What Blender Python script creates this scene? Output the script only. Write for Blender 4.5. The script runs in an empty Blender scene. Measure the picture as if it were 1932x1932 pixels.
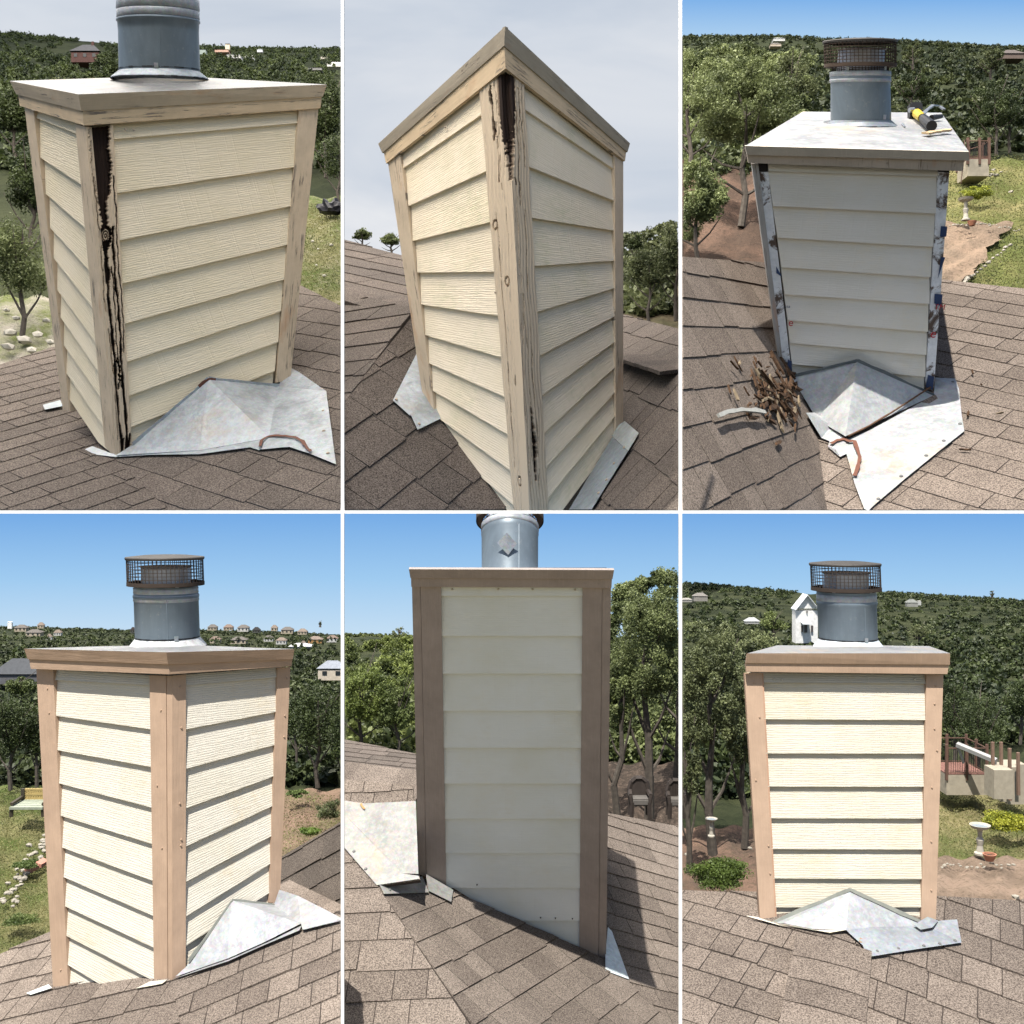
import bpy, bmesh, math, random
import numpy as np
from mathutils import Vector, Matrix
random.seed(7); rng = np.random.default_rng(7)
C = bpy.context.scene.collection
scn = bpy.context.scene
V = Vector
# ------------------------------------------------------------------ camera, sky light, sun, exposure
F = 2000.0; PC = 966.0
cam_d = bpy.data.cameras.new('camera'); cam = bpy.data.objects.new('camera', cam_d); C.objects.link(cam)
cam_d.sensor_width = 36; cam_d.lens = 36 * F / 1932; cam_d.clip_start = .1; cam_d.clip_end = 2000
cam.rotation_euler = (math.radians(90), 0, 0); scn.camera = cam
SUN_E = math.radians(65); SUN_A = math.radians(-18)         # sun high, behind the camera, a little to the left
sdir = V((math.sin(SUN_A) * math.cos(SUN_E), -math.cos(SUN_A) * math.cos(SUN_E), math.sin(SUN_E)))
sl = bpy.data.lights.new('sun', 'SUN'); sl.energy = 5.0; sl.angle = math.radians(.5); sl.color = (1, .95, .87)
so = bpy.data.objects.new('sun', sl); C.objects.link(so); so.rotation_euler = sdir.to_track_quat('Z', 'Y').to_euler()
w = bpy.data.worlds.new('World'); scn.world = w; w.use_nodes = True
wn = w.node_tree; st = wn.nodes.new('ShaderNodeTexSky'); st.sky_type = 'NISHITA'; st.sun_disc = False
st.sun_elevation = SUN_E; st.sun_rotation = math.pi - SUN_A
wn.links.new(st.outputs[0], wn.nodes['Background'].inputs[0]); wn.nodes['Background'].inputs[1].default_value = .075
scn.view_settings.view_transform = 'Standard'; scn.view_settings.look = 'None'
scn.view_settings.exposure = .75; scn.view_settings.gamma = 1
scn.cycles.max_bounces = 6; scn.cycles.transparent_max_bounces = 4

# ------------------------------------------------------------------ helpers
S = 1.0                      # size of the scene part being built (the upper terrace is ten times as large)
RECT = (-60, 0, 2000, 2000)
def at(u, v, d):             # a pixel and a distance give a point
    d = d * S
    return V(((u - PC) / F * d, d, (PC - v) / F * d))
class Pl:                    # a plane through three points
    def __init__(s, a, b, c):
        s.o = a; s.n = (b - a).cross(c - a).normalized()
        if s.n.dot(a) > 0: s.n = -s.n
    def hit(s, u, v, off=0.0):
        r = V(((u - PC) / F, 1, (PC - v) / F))
        return r * (s.o.dot(s.n) / r.dot(s.n)) + s.n * off * S
    def d(s, u, v): return s.hit(u, v).y / S
def px(p): return (PC + F * p.x / p.y, PC - F * p.z / p.y)

def tag(o, label=None, cat=None, group=None, kind=None):
    if label: o['label'] = label
    if cat: o['category'] = cat
    if group: o['group'] = group
    if kind: o['kind'] = kind
    return o
def thing(name, loc, label, cat, group=None):
    o = bpy.data.objects.new(name, None); o.empty_display_size = .1; C.objects.link(o); o.location = loc
    return tag(o, label, cat, group)
def link(name, me, mats, parent=None, kind=None, label=None):
    for m in (mats if isinstance(mats, (list, tuple)) else [mats]): me.materials.append(m)
    o = bpy.data.objects.new(name, me); C.objects.link(o)
    if parent:
        o.parent = parent
        r = parent
        off = V((0, 0, 0))
        while r: off += r.location; r = r.parent
        o.location = -off
    return tag(o, label, None, None, kind)
def fin(bm, name, mats, parent=None, kind=None, clip=None, smooth=False, label=None):
    if clip: clip_bm(bm, clip)
    me = bpy.data.meshes.new(name); bm.normal_update(); bm.to_mesh(me); bm.free()
    if smooth: me.shade_smooth()
    return link(name, me, mats, parent, kind, label)
def clip_bm(bm, rc):
    u0, v0, u1, v1 = rc
    for nrm in (V((-1, (u0 - PC) / F, 0)), V((1, -(u1 - PC) / F, 0)), V((0, -(PC - v0) / F, 1)), V((0, (PC - v1) / F, -1))):
        if not bm.verts: return
        bmesh.ops.bisect_plane(bm, geom=bm.verts[:] + bm.edges[:] + bm.faces[:], plane_co=(0, 0, 0), plane_no=nrm.normalized(), clear_outer=True)
def prism(bm, front, back, uv=None):
    """closed solid between two polygons with as many corners"""
    a = [bm.verts.new(p) for p in front]; b = [bm.verts.new(p) for p in back]
    n = len(a); fs = [bm.faces.new(a), bm.faces.new(b[::-1])]
    for i in range(n):
        fs.append(bm.faces.new((a[i], b[i], b[(i + 1) % n], a[(i + 1) % n])))
    if uv:
        L = bm.loops.layers.uv.verify()
        m = {}
        for k, vv in enumerate(a): m[vv] = uv[k]
        for k, vv in enumerate(b): m[vv] = uv[k]
        for f in fs:
            for l in f.loops: l[L].uv = m[l.vert]
    return fs
def box(bm, c, ex, ey, ez):
    """box from its centre and three half-extent vectors"""
    q = lambda a, b, z: c + ex * a + ey * b + ez * z
    prism(bm, [q(-1, -1, -1), q(1, -1, -1), q(1, -1, 1), q(-1, -1, 1)], [q(-1, 1, -1), q(1, 1, -1), q(1, 1, 1), q(-1, 1, 1)])
def bar(bm, a, b, r, r2=None, n=6, jit=0):
    r2 = r if r2 is None else r2
    d = (b - a).normalized(); x = d.orthogonal().normalized(); y = d.cross(x)
    A = []; B = []
    for i in range(n):
        t = 2 * math.pi * i / n; e = x * math.cos(t) + y * math.sin(t)
        A.append(a + e * r * (1 + random.uniform(-jit, jit))); B.append(b + e * r2 * (1 + random.uniform(-jit, jit)))
    prism(bm, A, B)
def lathe(bm, prof, n=40, cap=True):
    """prof: list of (centre, axis, radius)"""
    rings = []
    ax0 = prof[0][1].normalized(); x = V((1, 0, 0)); x = (x - ax0 * x.dot(ax0)).normalized(); y = ax0.cross(x)
    for c, ax, r in prof:
        rings.append([bm.verts.new(c + (x * math.cos(2 * math.pi * i / n) + y * math.sin(2 * math.pi * i / n)) * r) for i in range(n)])
    for a, b in zip(rings, rings[1:]):
        for i in range(n): bm.faces.new((a[i], a[(i + 1) % n], b[(i + 1) % n], b[i]))
    if cap:
        bm.faces.new(rings[-1])
    return rings
def clip_poly(poly, a, b, c):        # keep a*x+b*y+c >= 0
    out = []
    for i in range(len(poly)):
        p, q = poly[i], poly[(i + 1) % len(poly)]
        dp = a * p[0] + b * p[1] + c; dq = a * q[0] + b * q[1] + c
        if dp >= 0: out.append(p)
        if (dp >= 0) != (dq >= 0):
            t = dp / (dp - dq); out.append((p[0] + (q[0] - p[0]) * t, p[1] + (q[1] - p[1]) * t))
    return out
def convex_clip(poly, win):
    ar = sum(win[i][0] * win[(i + 1) % len(win)][1] - win[(i + 1) % len(win)][0] * win[i][1] for i in range(len(win)))
    if ar < 0: win = win[::-1]
    for i in range(len(win)):
        p, q = win[i], win[(i + 1) % len(win)]
        a, b = -(q[1] - p[1]), q[0] - p[0]
        poly = clip_poly(poly, a, b, -(a * p[0] + b * p[1]))
        if len(poly) < 3: return []
    return poly

# ------------------------------------------------------------------ materials
class N:
    def __init__(s, name):
        s.m = bpy.data.materials.new(name); s.m.use_nodes = True; s.t = s.m.node_tree; s.b = s.t.nodes['Principled BSDF']
    def n(s, typ, **k):
        x = s.t.nodes.new('ShaderNode' + typ)
        for a, b in k.items():
            if a in x.inputs: x.inputs[a].default_value = b
            else: setattr(x, a, b)
        return x
    def l(s, a, b): s.t.links.new(a, b)
    def coord(s, kind, scale):
        c = s.n('TexCoord'); mp = s.n('Mapping'); s.l(c.outputs[kind], mp.inputs[0]); mp.inputs['Scale'].default_value = scale
        return mp.outputs[0]
    def noise(s, co, scale, detail=4, rough=.55, dist=0):
        x = s.n('TexNoise'); s.l(co, x.inputs['Vector']); x.inputs['Scale'].default_value = scale
        x.inputs['Detail'].default_value = detail; x.inputs['Roughness'].default_value = rough; x.inputs['Distortion'].default_value = dist
        return x.outputs['Fac']
    def ramp(s, fac, stops):
        r = s.n('ValToRGB'); s.l(fac, r.inputs[0]); e = r.color_ramp.elements
        while len(e) < len(stops): e.new(.5)
        for k, (p, c) in enumerate(stops):
            e[k].position = p; e[k].color = (*c, 1) if not isinstance(c, float) else (c, c, c, 1)
        return r.outputs[0]
    def mix(s, fac, a, b, mode='MIX'):
        x = s.n('MixRGB'); x.blend_type = mode
        for i, q in ((0, fac), (1, a), (2, b)):
            if isinstance(q, (int, float)): x.inputs[i].default_value = q if i == 0 else (q, q, q, 1)
            elif isinstance(q, tuple): x.inputs[i].default_value = (*q, 1)
            else: s.l(q, x.inputs[i])
        return x.outputs[0]
    def math(s, op, a, b=0.0):
        x = s.n('Math'); x.operation = op
        for i, q in ((0, a), (1, b)):
            if isinstance(q, (int, float)): x.inputs[i].default_value = q
            else: s.l(q, x.inputs[i])
        return x.outputs[0]
    def bump(s, h, strength, dist):
        x = s.n('Bump'); s.l(h, x.inputs['Height']); x.inputs['Strength'].default_value = strength; x.inputs['Distance'].default_value = dist
        s.l(x.outputs[0], s.b.inputs['Normal'])
    def col(s, c):
        if isinstance(c, tuple): s.b.inputs['Base Color'].default_value = (*c, 1)
        else: s.l(c, s.b.inputs['Base Color'])
    def set(s, rough=.7, metal=0, spec=.3):
        s.b.inputs['Roughness'].default_value = rough; s.b.inputs['Metallic'].default_value = metal; s.b.inputs['Specular IOR Level'].default_value = spec
_mc = {}
def cached(fn):
    def g(*a):
        k = (fn.__name__, S) + a
        if k not in _mc: _mc[k] = fn(*a)
        return _mc[k]
    return g
@cached
def m_siding(base, stain, deep=1.0):
    k = N('cream_siding'); co = k.coord('UV', (1, 1, 1)); k.set(.6, 0, .25)
    g = k.noise(k.coord('UV', (5, 60, 1)), 2.4, 3, .6, 1.6)
    wv = k.n('TexWave'); wv.wave_type = 'BANDS'; wv.bands_direction = 'Y'
    k.l(k.coord('UV', (.33, 3.6, 1)), wv.inputs['Vector'])
    for a, b in (('Scale', 8.0), ('Distortion', 7.0), ('Detail', 3.0), ('Detail Scale', 3.0), ('Detail Roughness', .65)): wv.inputs[a].default_value = b
    saw = k.noise(k.coord('UV', (34, .8, 1)), 1.5, 2)
    sawr = k.ramp(saw, [(.60, 0.0), (.64, 1.0)])
    h = k.math('ADD', k.math('MULTIPLY', wv.outputs['Fac'], .75), k.math('MULTIPLY', g, .5))
    h = k.math('ADD', h, k.math('MULTIPLY', sawr, .35))
    c = k.mix(k.ramp(k.noise(co, 2.3, 5), [(.42, 0.0), (.72, 1.0)]), base, tuple(x * y for x, y in zip(base, (.93, .92, .86))))
    if stain:
        s2 = k.math('MULTIPLY', k.ramp(k.noise(k.coord('UV', (1.3, .7, 1)), 2.1, 6, .7), [(.50, 0.0), (.68, 1.0)]), k.ramp(k.noise(k.coord('UV', (6, 12, 1)), 3, 4), [(.35, 0.0), (.65, 1.0)]))
        c = k.mix(k.math('MULTIPLY', s2, .55), c, stain)
    k.col(c); k.bump(h, .5 * deep, .005 * S)
    return k.m
@cached
def m_trim(base, wear):
    k = N('painted_trim'); k.set(.6, 0, .25)
    co = k.coord('UV', (14, 1.6, 1)); g = k.noise(co, 4, 5, .6, .4)
    c = k.mix(k.ramp(k.noise(k.coord('UV', (1, 1, 1)), 6, 6, .65), [(.35, 0.0), (.7, 1.0)]), base, tuple(x * .80 for x in base))
    c = k.mix(k.ramp(k.noise(k.coord('UV', (60, 3, 1)), 2.4, 3), [(.50, 0.0), (.75, .30)]), c, tuple(min(1, x * 1.25) for x in base))
    h = g
    if wear > 0:
        crack = k.ramp(k.noise(k.coord('UV', (30, 2.2, 1)), 2.4, 6, .7, .8), [(.62 - wear * .08, 0.0), (.66 - wear * .08, 1.0)])
        patch = k.ramp(k.noise(k.coord('UV', (2.2, 1.1, 1)), 3.1, 4), [(.48, 0.0), (.56, 1.0)])
        m = k.math('MULTIPLY', crack, patch)
        wood = k.mix(k.noise(co, 9, 3), (.10, .08, .065), (.33, .27, .21))
        rust = k.ramp(k.noise(k.coord('UV', (5, 1.6, 1)), 1.7, 4), [(.60, 0.0), (.72, 1.0)])
        c = k.mix(k.math('MULTIPLY', rust, .5), c, (.45, .19, .07)); c = k.mix(m, c, wood)
        h = k.math('SUBTRACT', g, m)
    k.col(c); k.bump(h, .5, .004 * S)
    return k.m
@cached
def m_rot(base):
    k = N('rotten_trim'); k.set(.75, 0, .2)
    a = k.n('Attribute', attribute_name='rot'); 
    g = k.noise(k.coord('UV', (36, 2.6, 1)), 3, 6, .7, .7)
    paint = k.mix(k.ramp(g, [(.60, 0.0), (.66, .8)]), base, (.30, .25, .20))
    paint = k.mix(k.ramp(k.noise(k.coord('UV', (1, 1, 1)), 3, 4), [(.5, 0.0), (.8, 1.0)]), paint, base)
    v = k.math('ADD', a.outputs['Fac'], k.math('MULTIPLY', k.math('SUBTRACT', g, .5), .5))
    c = k.mix(k.ramp(v, [(.26, 0.0), (.44, 1.0)]), paint, k.mix(k.ramp(g, [(.4, 0.0), (.6, 1.0)]), (.16, .10, .06), (.34, .27, .20)))
    c = k.mix(k.ramp(v, [(.52, 0.0), (.66, 1.0)]), c, k.mix(g, (.005, .004, .004), (.045, .024, .015)))
    k.col(c); k.bump(g, .6, .004 * S)
    return k.m
@cached
def m_galv(base, metal, rust):
    k = N('galvanised_sheet'); co = k.coord('Object', (1 / S,) * 3)
    n1 = k.noise(co, 7, 5, .6); v = k.n('TexVoronoi'); k.l(co, v.inputs['Vector']); v.inputs['Scale'].default_value = 90
    c = k.mix(k.ramp(n1, [(.35, 0.0), (.65, 1.0)]), tuple(x * .80 for x in base), base)
    c = k.mix(k.ramp(k.noise(co, 28, 5, .7), [(.45, 0.0), (.62, .35)]), c, tuple(min(1, x * 1.35) for x in base))
    c = k.mix(.12, c, v.outputs['Color'], 'SOFT_LIGHT')
    c = k.mix(k.ramp(k.noise(co, 160, 2), [(.66, 0.0), (.7, .55)]), c, (.22, .22, .22))
    if rust: c = k.mix(k.math('MULTIPLY', k.ramp(k.noise(co, 3.1, 5, .7), [(.56, 0.0), (.75, 1.0)]), rust), c, (.40, .27, .13))
    k.col(c); k.set(.5, metal, .4)
    k.l(k.ramp(n1, [(.3, .38), (.7, .62)]), k.b.inputs['Roughness']); k.bump(k.math('ADD', k.noise(co, 6, 4, .6, .5), k.math('MULTIPLY', n1, .4)), .4, .02 * S)
    return k.m
@cached
def m_flat(name, base, rough=.7, metal=0.0, var=.25, scale=20.0):
    k = N(name); co = k.coord('Object', (1 / S,) * 3); f = k.noise(co, scale, 5, .6)
    k.col(k.mix(k.ramp(f, [(.3, 0.0), (.7, 1.0)]), tuple(x * (1 - var) for x in base), base)); k.set(rough, metal); k.bump(f, .2, .004 * S)
    return k.m
@cached
def m_flue(base):
    k = N('painted_flue'); co = k.coord('Object', (1 / S,) * 3); st_ = k.coord('Object', (9 / S, 9 / S, .8 / S))
    c = k.mix(k.ramp(k.noise(st_, 3, 4), [(.4, 0.0), (.7, .5)]), base, tuple(x * 1.3 for x in base)); c = k.mix(k.ramp(k.noise(co, 45, 5, .7), [(.60, 0.0), (.72, .6)]), c, (.30, .30, .29)); c = k.mix(k.ramp(k.noise(co, 6, 4), [(.45, 0.0), (.75, .4)]), c, tuple(x * .6 for x in base))
    k.col(c); k.set(.42, .25, .4); k.bump(k.noise(co, 4, 3), .4, .012 * S); return k.m
@cached
def m_shingle(a, b):
    k = N('asphalt_shingle'); co = k.coord('Object', (1 / S,) * 3); at_ = k.n('Attribute', attribute_name='tone')
    c = k.mix(at_.outputs['Fac'], a, b)
    gr = k.noise(co, 150, 3, .75); g2 = k.noise(co, 5, 5, .6)
    c = k.mix(k.ramp(gr, [(.40, 0.0), (.60, 1.0)]), k.mix(.68, c, (.02, .016, .014)), k.mix(.22, c, (.62, .54, .45)))
    c = k.mix(k.ramp(g2, [(.3, 0.0), (.75, .35)]), c, (.05, .04, .035))
    k.col(c); k.set(.95, 0, .15); k.bump(gr, .5, .004 * S)
    return k.m
@cached
def m_leaf(a, b, tr=.25):
    k = N('foliage'); t = k.n('Attribute', attribute_name='tone')
    c = k.mix(t.outputs['Fac'], a, b); k.col(c); k.set(.55, 0, .35)
    d = k.n('BsdfTranslucent'); k.l(c, d.inputs[0]); mx = k.n('MixShader'); mx.inputs[0].default_value = tr
    k.l(k.b.outputs[0], mx.inputs[1]); k.l(d.outputs[0], mx.inputs[2]); k.l(mx.outputs[0], k.t.nodes['Material Output'].inputs[0])
    return k.m
@cached
def m_ground(a, b, c3, sc=1.2):
    k = N('yard_ground'); co = k.coord('Object', (1 / S,) * 3)
    f = k.noise(co, sc, 6, .65); g = k.noise(co, sc * 14, 5, .7)
    c = k.mix(k.ramp(f, [(.42, 0.0), (.58, 1.0)]), a, b); c = k.mix(k.ramp(g, [(.5, 0.0), (.72, .8)]), c, c3)
    k.col(c); k.set(.95, 0, .1); k.bump(g, .8, .05 * S)
    return k.m
def m_sky(stops, z0, z1, cloud=None, deck_boost=None):
    k = N('sky'); c = k.n('TexCoord'); sp = k.n('SeparateXYZ'); k.l(c.outputs['Object'], sp.inputs[0])
    mr = k.n('MapRange'); k.l(sp.outputs['Z'], mr.inputs[0]); mr.inputs[1].default_value = z0; mr.inputs[2].default_value = z1
    col = k.ramp(mr.outputs[0], stops)
    if cloud:
        mp = k.n('Mapping'); k.l(c.outputs['Object'], mp.inputs[0]); mp.inputs['Scale'].default_value = (.006, .006, .016); mp.inputs['Rotation'].default_value = (0, .5, 0)
        f = k.noise(mp.outputs[0], 1.3, 5, .5, .6); col = k.mix(k.ramp(f, [(.34, 0.0), (.68, 1.0)]), col, cloud)
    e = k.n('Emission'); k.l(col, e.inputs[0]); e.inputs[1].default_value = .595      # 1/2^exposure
    if deck_boost:                                # unseen overhead part boosted and warmed to brighten the chimneys below
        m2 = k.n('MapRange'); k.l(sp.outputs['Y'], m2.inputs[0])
        for i, q in enumerate((330, 70, .595, deck_boost)): m2.inputs[1 + i].default_value = q
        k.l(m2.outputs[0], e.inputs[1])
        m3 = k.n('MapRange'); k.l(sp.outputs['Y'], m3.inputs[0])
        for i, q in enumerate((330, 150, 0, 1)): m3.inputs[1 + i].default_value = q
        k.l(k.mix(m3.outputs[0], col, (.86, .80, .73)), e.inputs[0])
    k.l(e.outputs[0], k.t.nodes['Material Output'].inputs[0])
    return k.m
def srgb(r, g, b): return tuple(((x / 255 + .055) / 1.055) ** 2.4 for x in (r, g, b))

# ------------------------------------------------------------------ foliage
def leaves(name, mat, cen, size, tone, parent=None, kind=None, clip=None):
    cen = np.asarray(cen, dtype=np.float32); n = len(cen)
    u = PC + F * cen[:, 0] / cen[:, 1]; v = PC - F * cen[:, 2] / cen[:, 1]
    e = F * size / cen[:, 1] * .6
    r = clip or RECT
    k = (u > r[0] + e) & (u < r[2] - e) & (v > r[1] + e) & (v < r[3] - e)
    cen, size, tone = cen[k], size[k], tone[k]; n = len(cen)
    a = rng.normal(size=(n, 3)); a /= np.linalg.norm(a, axis=1)[:, None]
    b = rng.normal(size=(n, 3)); b -= a * (a * b).sum(1)[:, None]; b /= np.linalg.norm(b, axis=1)[:, None]
    s = size[:, None] * .5
    vs = np.stack([cen - a * s, cen - b * s * .55, cen + a * s, cen + b * s * .55], 1).reshape(-1, 3).astype(np.float32)
    me = bpy.data.meshes.new(name); me.vertices.add(4 * n); me.vertices.foreach_set('co', vs.ravel())
    me.loops.add(4 * n); me.loops.foreach_set('vertex_index', np.arange(4 * n, dtype=np.int32))
    me.polygons.add(n); me.polygons.foreach_set('loop_start', np.arange(0, 4 * n, 4, dtype=np.int32))
    me.update(); at_ = me.attributes.new('tone', 'FLOAT', 'FACE'); at_.data.foreach_set('value', tone.astype(np.float32))
    return link(name, me, mat, parent, kind)
def crown_pts(c, rx, ry, rz, n, clumps, spread=.30, flat=0.0):
    k = rng.normal(size=(clumps, 3)); k /= np.linalg.norm(k, axis=1)[:, None]
    k *= (rng.uniform(.25, 1, (clumps, 1)) ** .6); k[:, 2] = np.where(k[:, 2] < -.5, k[:, 2] * .6, k[:, 2])
    ct = rng.uniform(0, 1, clumps); sz = rng.uniform(.6, 1.35, clumps)
    i = rng.integers(0, clumps, n)
    p = rng.normal(size=(n, 3)); p /= np.linalg.norm(p, axis=1)[:, None]; p *= rng.uniform(0, 1, (n, 1)) ** .45 * spread * sz[i][:, None]
    p[:, 2] *= .75
    q = (k[i] * (1 - spread) + p) * np.array([rx, ry, rz]) + np.array(c)
    return q, np.clip(ct[i] * .6 + rng.uniform(0, .4, n), 0, 1)
def ip(x, tab):
    return float(np.interp(x, [t[0] for t in tab], [t[1] for t in tab]))
BARK = (.10, .085, .07)
def tree(name, u, v, d, wpx, hpx, n, leafpx, cols, label, cat='tree', group=None, clumps=30, trunk=.35, spread=.3, top=None, shrub=False, clip=None):
    """u,v: foot of the trunk; wpx,hpx: size of the whole tree seen from the front"""
    base = at(u, v, d); m = d * S / F
    t = thing(name, base, label, cat, group)
    H = hpx * m; W = wpx * m / 2; th = 0 if shrub else H * trunk
    c = base + V((0, 0, th + (H - th) / 2))
    rc = clip or RECT
    if not shrub:
        bm = bmesh.new(); r0 = max(H * .022, m * 2.5); p = base - V((0, 0, H * .03)); k = 5; pts = [p]
        for i in range(1, k + 1): pts.append(base + V((random.uniform(-.03, .03) * H, 0, H * .75 * i / k)))
        for i in range(k): bar(bm, pts[i], pts[i + 1], r0 * (1 - i / k * .75), r0 * (1 - (i + 1) / k * .75), 7, .1)
        fin(bm, 'trunk', m_flat('bark', BARK, .9, 0.0, .5, 30.0), t, clip=rc)
        for i in range(6):
            bm = bmesh.new(); a = pts[1 + i % 4]; ang = i * 2.2 + random.random()
            e = a + V((math.cos(ang) * W * .75, math.sin(ang) * W * .5, (H - th) * random.uniform(.2, .55)))
            mid = a.lerp(e, .5) + V((0, 0, -H * .03)); bar(bm, a, mid, r0 * .45, r0 * .3, 5); bar(bm, mid, e, r0 * .3, r0 * .1, 5)
            clip_bm(bm, rc)
            if bm.verts: fin(bm, 'limb', m_flat('bark', BARK, .9, 0.0, .5, 30.0), t)
            else: bm.free()
    q, tn = crown_pts(c, W, W * .8, (H - th) / 2, n, clumps, spread)
    if shrub: q[:, 2] = np.maximum(q[:, 2], base.z)
    leaves('crown' if not shrub else 'foliage', m_leaf(*cols), q, rng.uniform(.6, 1.3, n) * leafpx * m, tn, t, clip=clip)
    return t
JUN = ((.018, .029, .011), (.075, .100, .030), .2)
OAK = ((.040, .055, .018), (.25, .29, .12), .3)
OLV = ((.04, .052, .022), (.19, .215, .095), .25)
def canopy(name, urange, outline, vbot, depth, n, colsA, label, sz=(20, 30), per=320):
    """overlapping leafy crowns of the oaks standing together"""
    return forest(name, urange, outline, vbot, depth, n / 2.6, colsA, label, sz=sz, leafk=.17, per=per / .42)
def forest(name, urange, horizon, vbot, depth, dens, colsA, label, rise=0.0, sz=(6, 24), leafk=.42, per=170, skip=None):
    """wooded slope: crowns spread over the ground, smaller towards the skyline"""
    P = []; SZ = []; T = []
    u0, u1 = urange; vmin = min(h[1] for h in horizon)
    n = int(dens * (3.9 if per < 280 else 2.6))
    for i in range(n):
        u = random.uniform(u0 - 5, u1 + 5); hz = ip(u, horizon)
        f = random.random() ** (1.9 if per < 280 else 1.25)
        if i < n * .22: f = random.random() * .02
        v = hz + 4 + f * (vbot - hz); r = sz[0] + (sz[1] - sz[0]) * min(1, f * 1.3)
        r *= random.uniform(.75, 1.5)
        if skip and skip(u, v, r): continue
        d = depth(v); m = d * S / F; c = at(u, v - r * .3, d)
        k = int(per * .42 * random.uniform(.7, 1.2) * ((.5 + 1.1 * f) if per < 280 else (1 + .6 * f))); tall = random.uniform(.7, 1.25)
        q, tn = crown_pts(c, r * m, r * m * .8, r * m * tall, k, 9, .42)
        bias = random.choice((-.45, -.3, -.15, 0, .15, .5)) + random.uniform(-.1, .1)
        P.append(q); SZ.append(rng.uniform(.6, 1.3, k) * (r * leafk + 1.0) * m); T.append(np.clip(tn + bias, 0, 1))
    o = leaves(name, m_leaf(*colsA), np.concatenate(P), np.concatenate(SZ), np.concatenate(T), kind='stuff')
    return tag(o, label, 'woodland')
def grass(urange, vrange, depth, n, cols, label, skip=None, h=3.2):
    """blades and tufts nobody could count"""
    P = []; Z = []
    for i in range(n):
        u = random.uniform(*urange); v = random.uniform(*vrange)
        if skip and skip(u, v): continue
        d = depth(v); m = d * S / F; p = at(u, v, d); P.append((p.x, p.y, p.z + random.uniform(0, 1.4) * m)); Z.append(random.uniform(.5, 1.3) * h * m)
    P = np.array(P); tn = np.clip(.5 + .35 * np.sin(P[:, 0] / S * 5) * np.sin(P[:, 1] / S * 4) + rng.uniform(-.3, .3, len(P)), 0, 1)
    return tag(leaves('grass', m_leaf(*cols), P, np.array(Z), tn, kind='stuff'), label, 'grass')
GR = ((.055, .075, .02), (.24, .22, .09), .3)
def terrain(name, urange, vs, depth, mat, top=None, lift=1.0, ufn=None):
    """ground sheet following the slope"""
    bm = bmesh.new(); us = np.linspace(urange[0], urange[1], 26); rows = []
    for j, v in enumerate(vs):
        row = []
        if ufn: us = np.linspace(*ufn(v), 26)
        for u in us:
            vv = v if not top else max(v, ip(u, top) + 3)
            row.append(bm.verts.new(at(u, vv, depth(vv) * lift) + V((0, 0, math.sin(u * .11 + j) * .02 * S))))
        rows.append(row)
    for a, b in zip(rows, rows[1:]):
        for i in range(len(us) - 1): bm.faces.new((a[i], a[i + 1], b[i + 1], b[i]))
    return fin(bm, name, mat, kind='structure', clip=RECT, smooth=True)

# ------------------------------------------------------------------ shingled roofs
def slope(roof, pl, poly, course, tw, ch, mats, th=.007, key=0, limit=280, deckmat=None):
    rc = [(RECT[0], RECT[1]), (RECT[2], RECT[1]), (RECT[2], RECT[3]), (RECT[0], RECT[3])]
    poly = convex_clip(poly, rc)
    if not poly: return
    e1 = (pl.hit(*course[1]) - pl.hit(*course[0])).normalized(); e2 = pl.n.cross(e1).normalized()
    if e2.z + e2.y * .6 < 0: e2 = -e2
    o = pl.o; q = lambda p: ((p - o).dot(e1) / S, (p - o).dot(e2) / S)
    w_ = [q(pl.hit(*p)) for p in poly]
    xs = [p[0] for p in w_]; ys = [p[1] for p in w_]
    bm = bmesh.new(); P = [pl.hit(*p) for p in poly]; prism(bm, P, [p - pl.n * .02 * S for p in P]); fin(bm, 'roof_deck', deckmat or mats, roof, clip=RECT)
    j0 = math.floor(min(ys) / ch); j1 = math.ceil(max(ys) / ch); cells = []
    rr = random.Random(key)
    for j in range(j0, j1 + 1):
        x = min(xs) - rr.uniform(0, tw)
        while x < max(xs):
            wd = tw * rr.choice((.7, .85, 1, 1.15, 1.4)); cj = j * ch + rr.choice((0, 0, -.010, -.006)) * (ch / .15)
            cell = [(x + .0025, cj), (x + wd - .0025, cj), (x + wd - .0025, (j + 1) * ch - .001), (x + .0025, (j + 1) * ch - .001)]
            x += wd
            c = convex_clip(w_, cell)
            if len(c) > 2:
                ar = abs(sum(c[i][0] * c[(i + 1) % len(c)][1] - c[(i + 1) % len(c)][0] * c[i][1] for i in range(len(c)))) / 2
                if ar > 2e-5: 
                    cy = sum(p[1] for p in c) / len(c); cells.append((cy, c, cj, rr.random(), rr.uniform(.75, 1.35)))
    # the nearest ones are parts of their own, the rest joined
    wp = lambda p, h: o + e1 * p[0] * S + e2 * p[1] * S + pl.n * h * S
    dist = lambda c: wp(c[1][0], 0).length
    cells.sort(key=dist); rest = None; n = 0
    for cy, c, cj, tone, tk in cells:
        top = []; bot = []
        for p in c:
            f = (p[1] - cj) / ch; top.append(wp(p, (th * tk) * (1 - f) + .0012)); bot.append(wp(p, -.002))
        if roof['n'] < limit:
            bm = bmesh.new(); L = bm.faces.layers.float.new('tone')
            for f in prism(bm, top, bot): f[L] = tone
            clip_bm(bm, RECT)
            if not bm.verts: bm.free(); continue
            fin(bm, 'shingle', mats, roof); roof['n'] += 1
        else:
            if rest is None: rest = bmesh.new(); L2 = rest.faces.layers.float.new('tone')
            for f in prism(rest, top, bot): f[L2] = tone
    if rest: fin(rest, 'shingle_field', mats, roof, kind='stuff')
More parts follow.
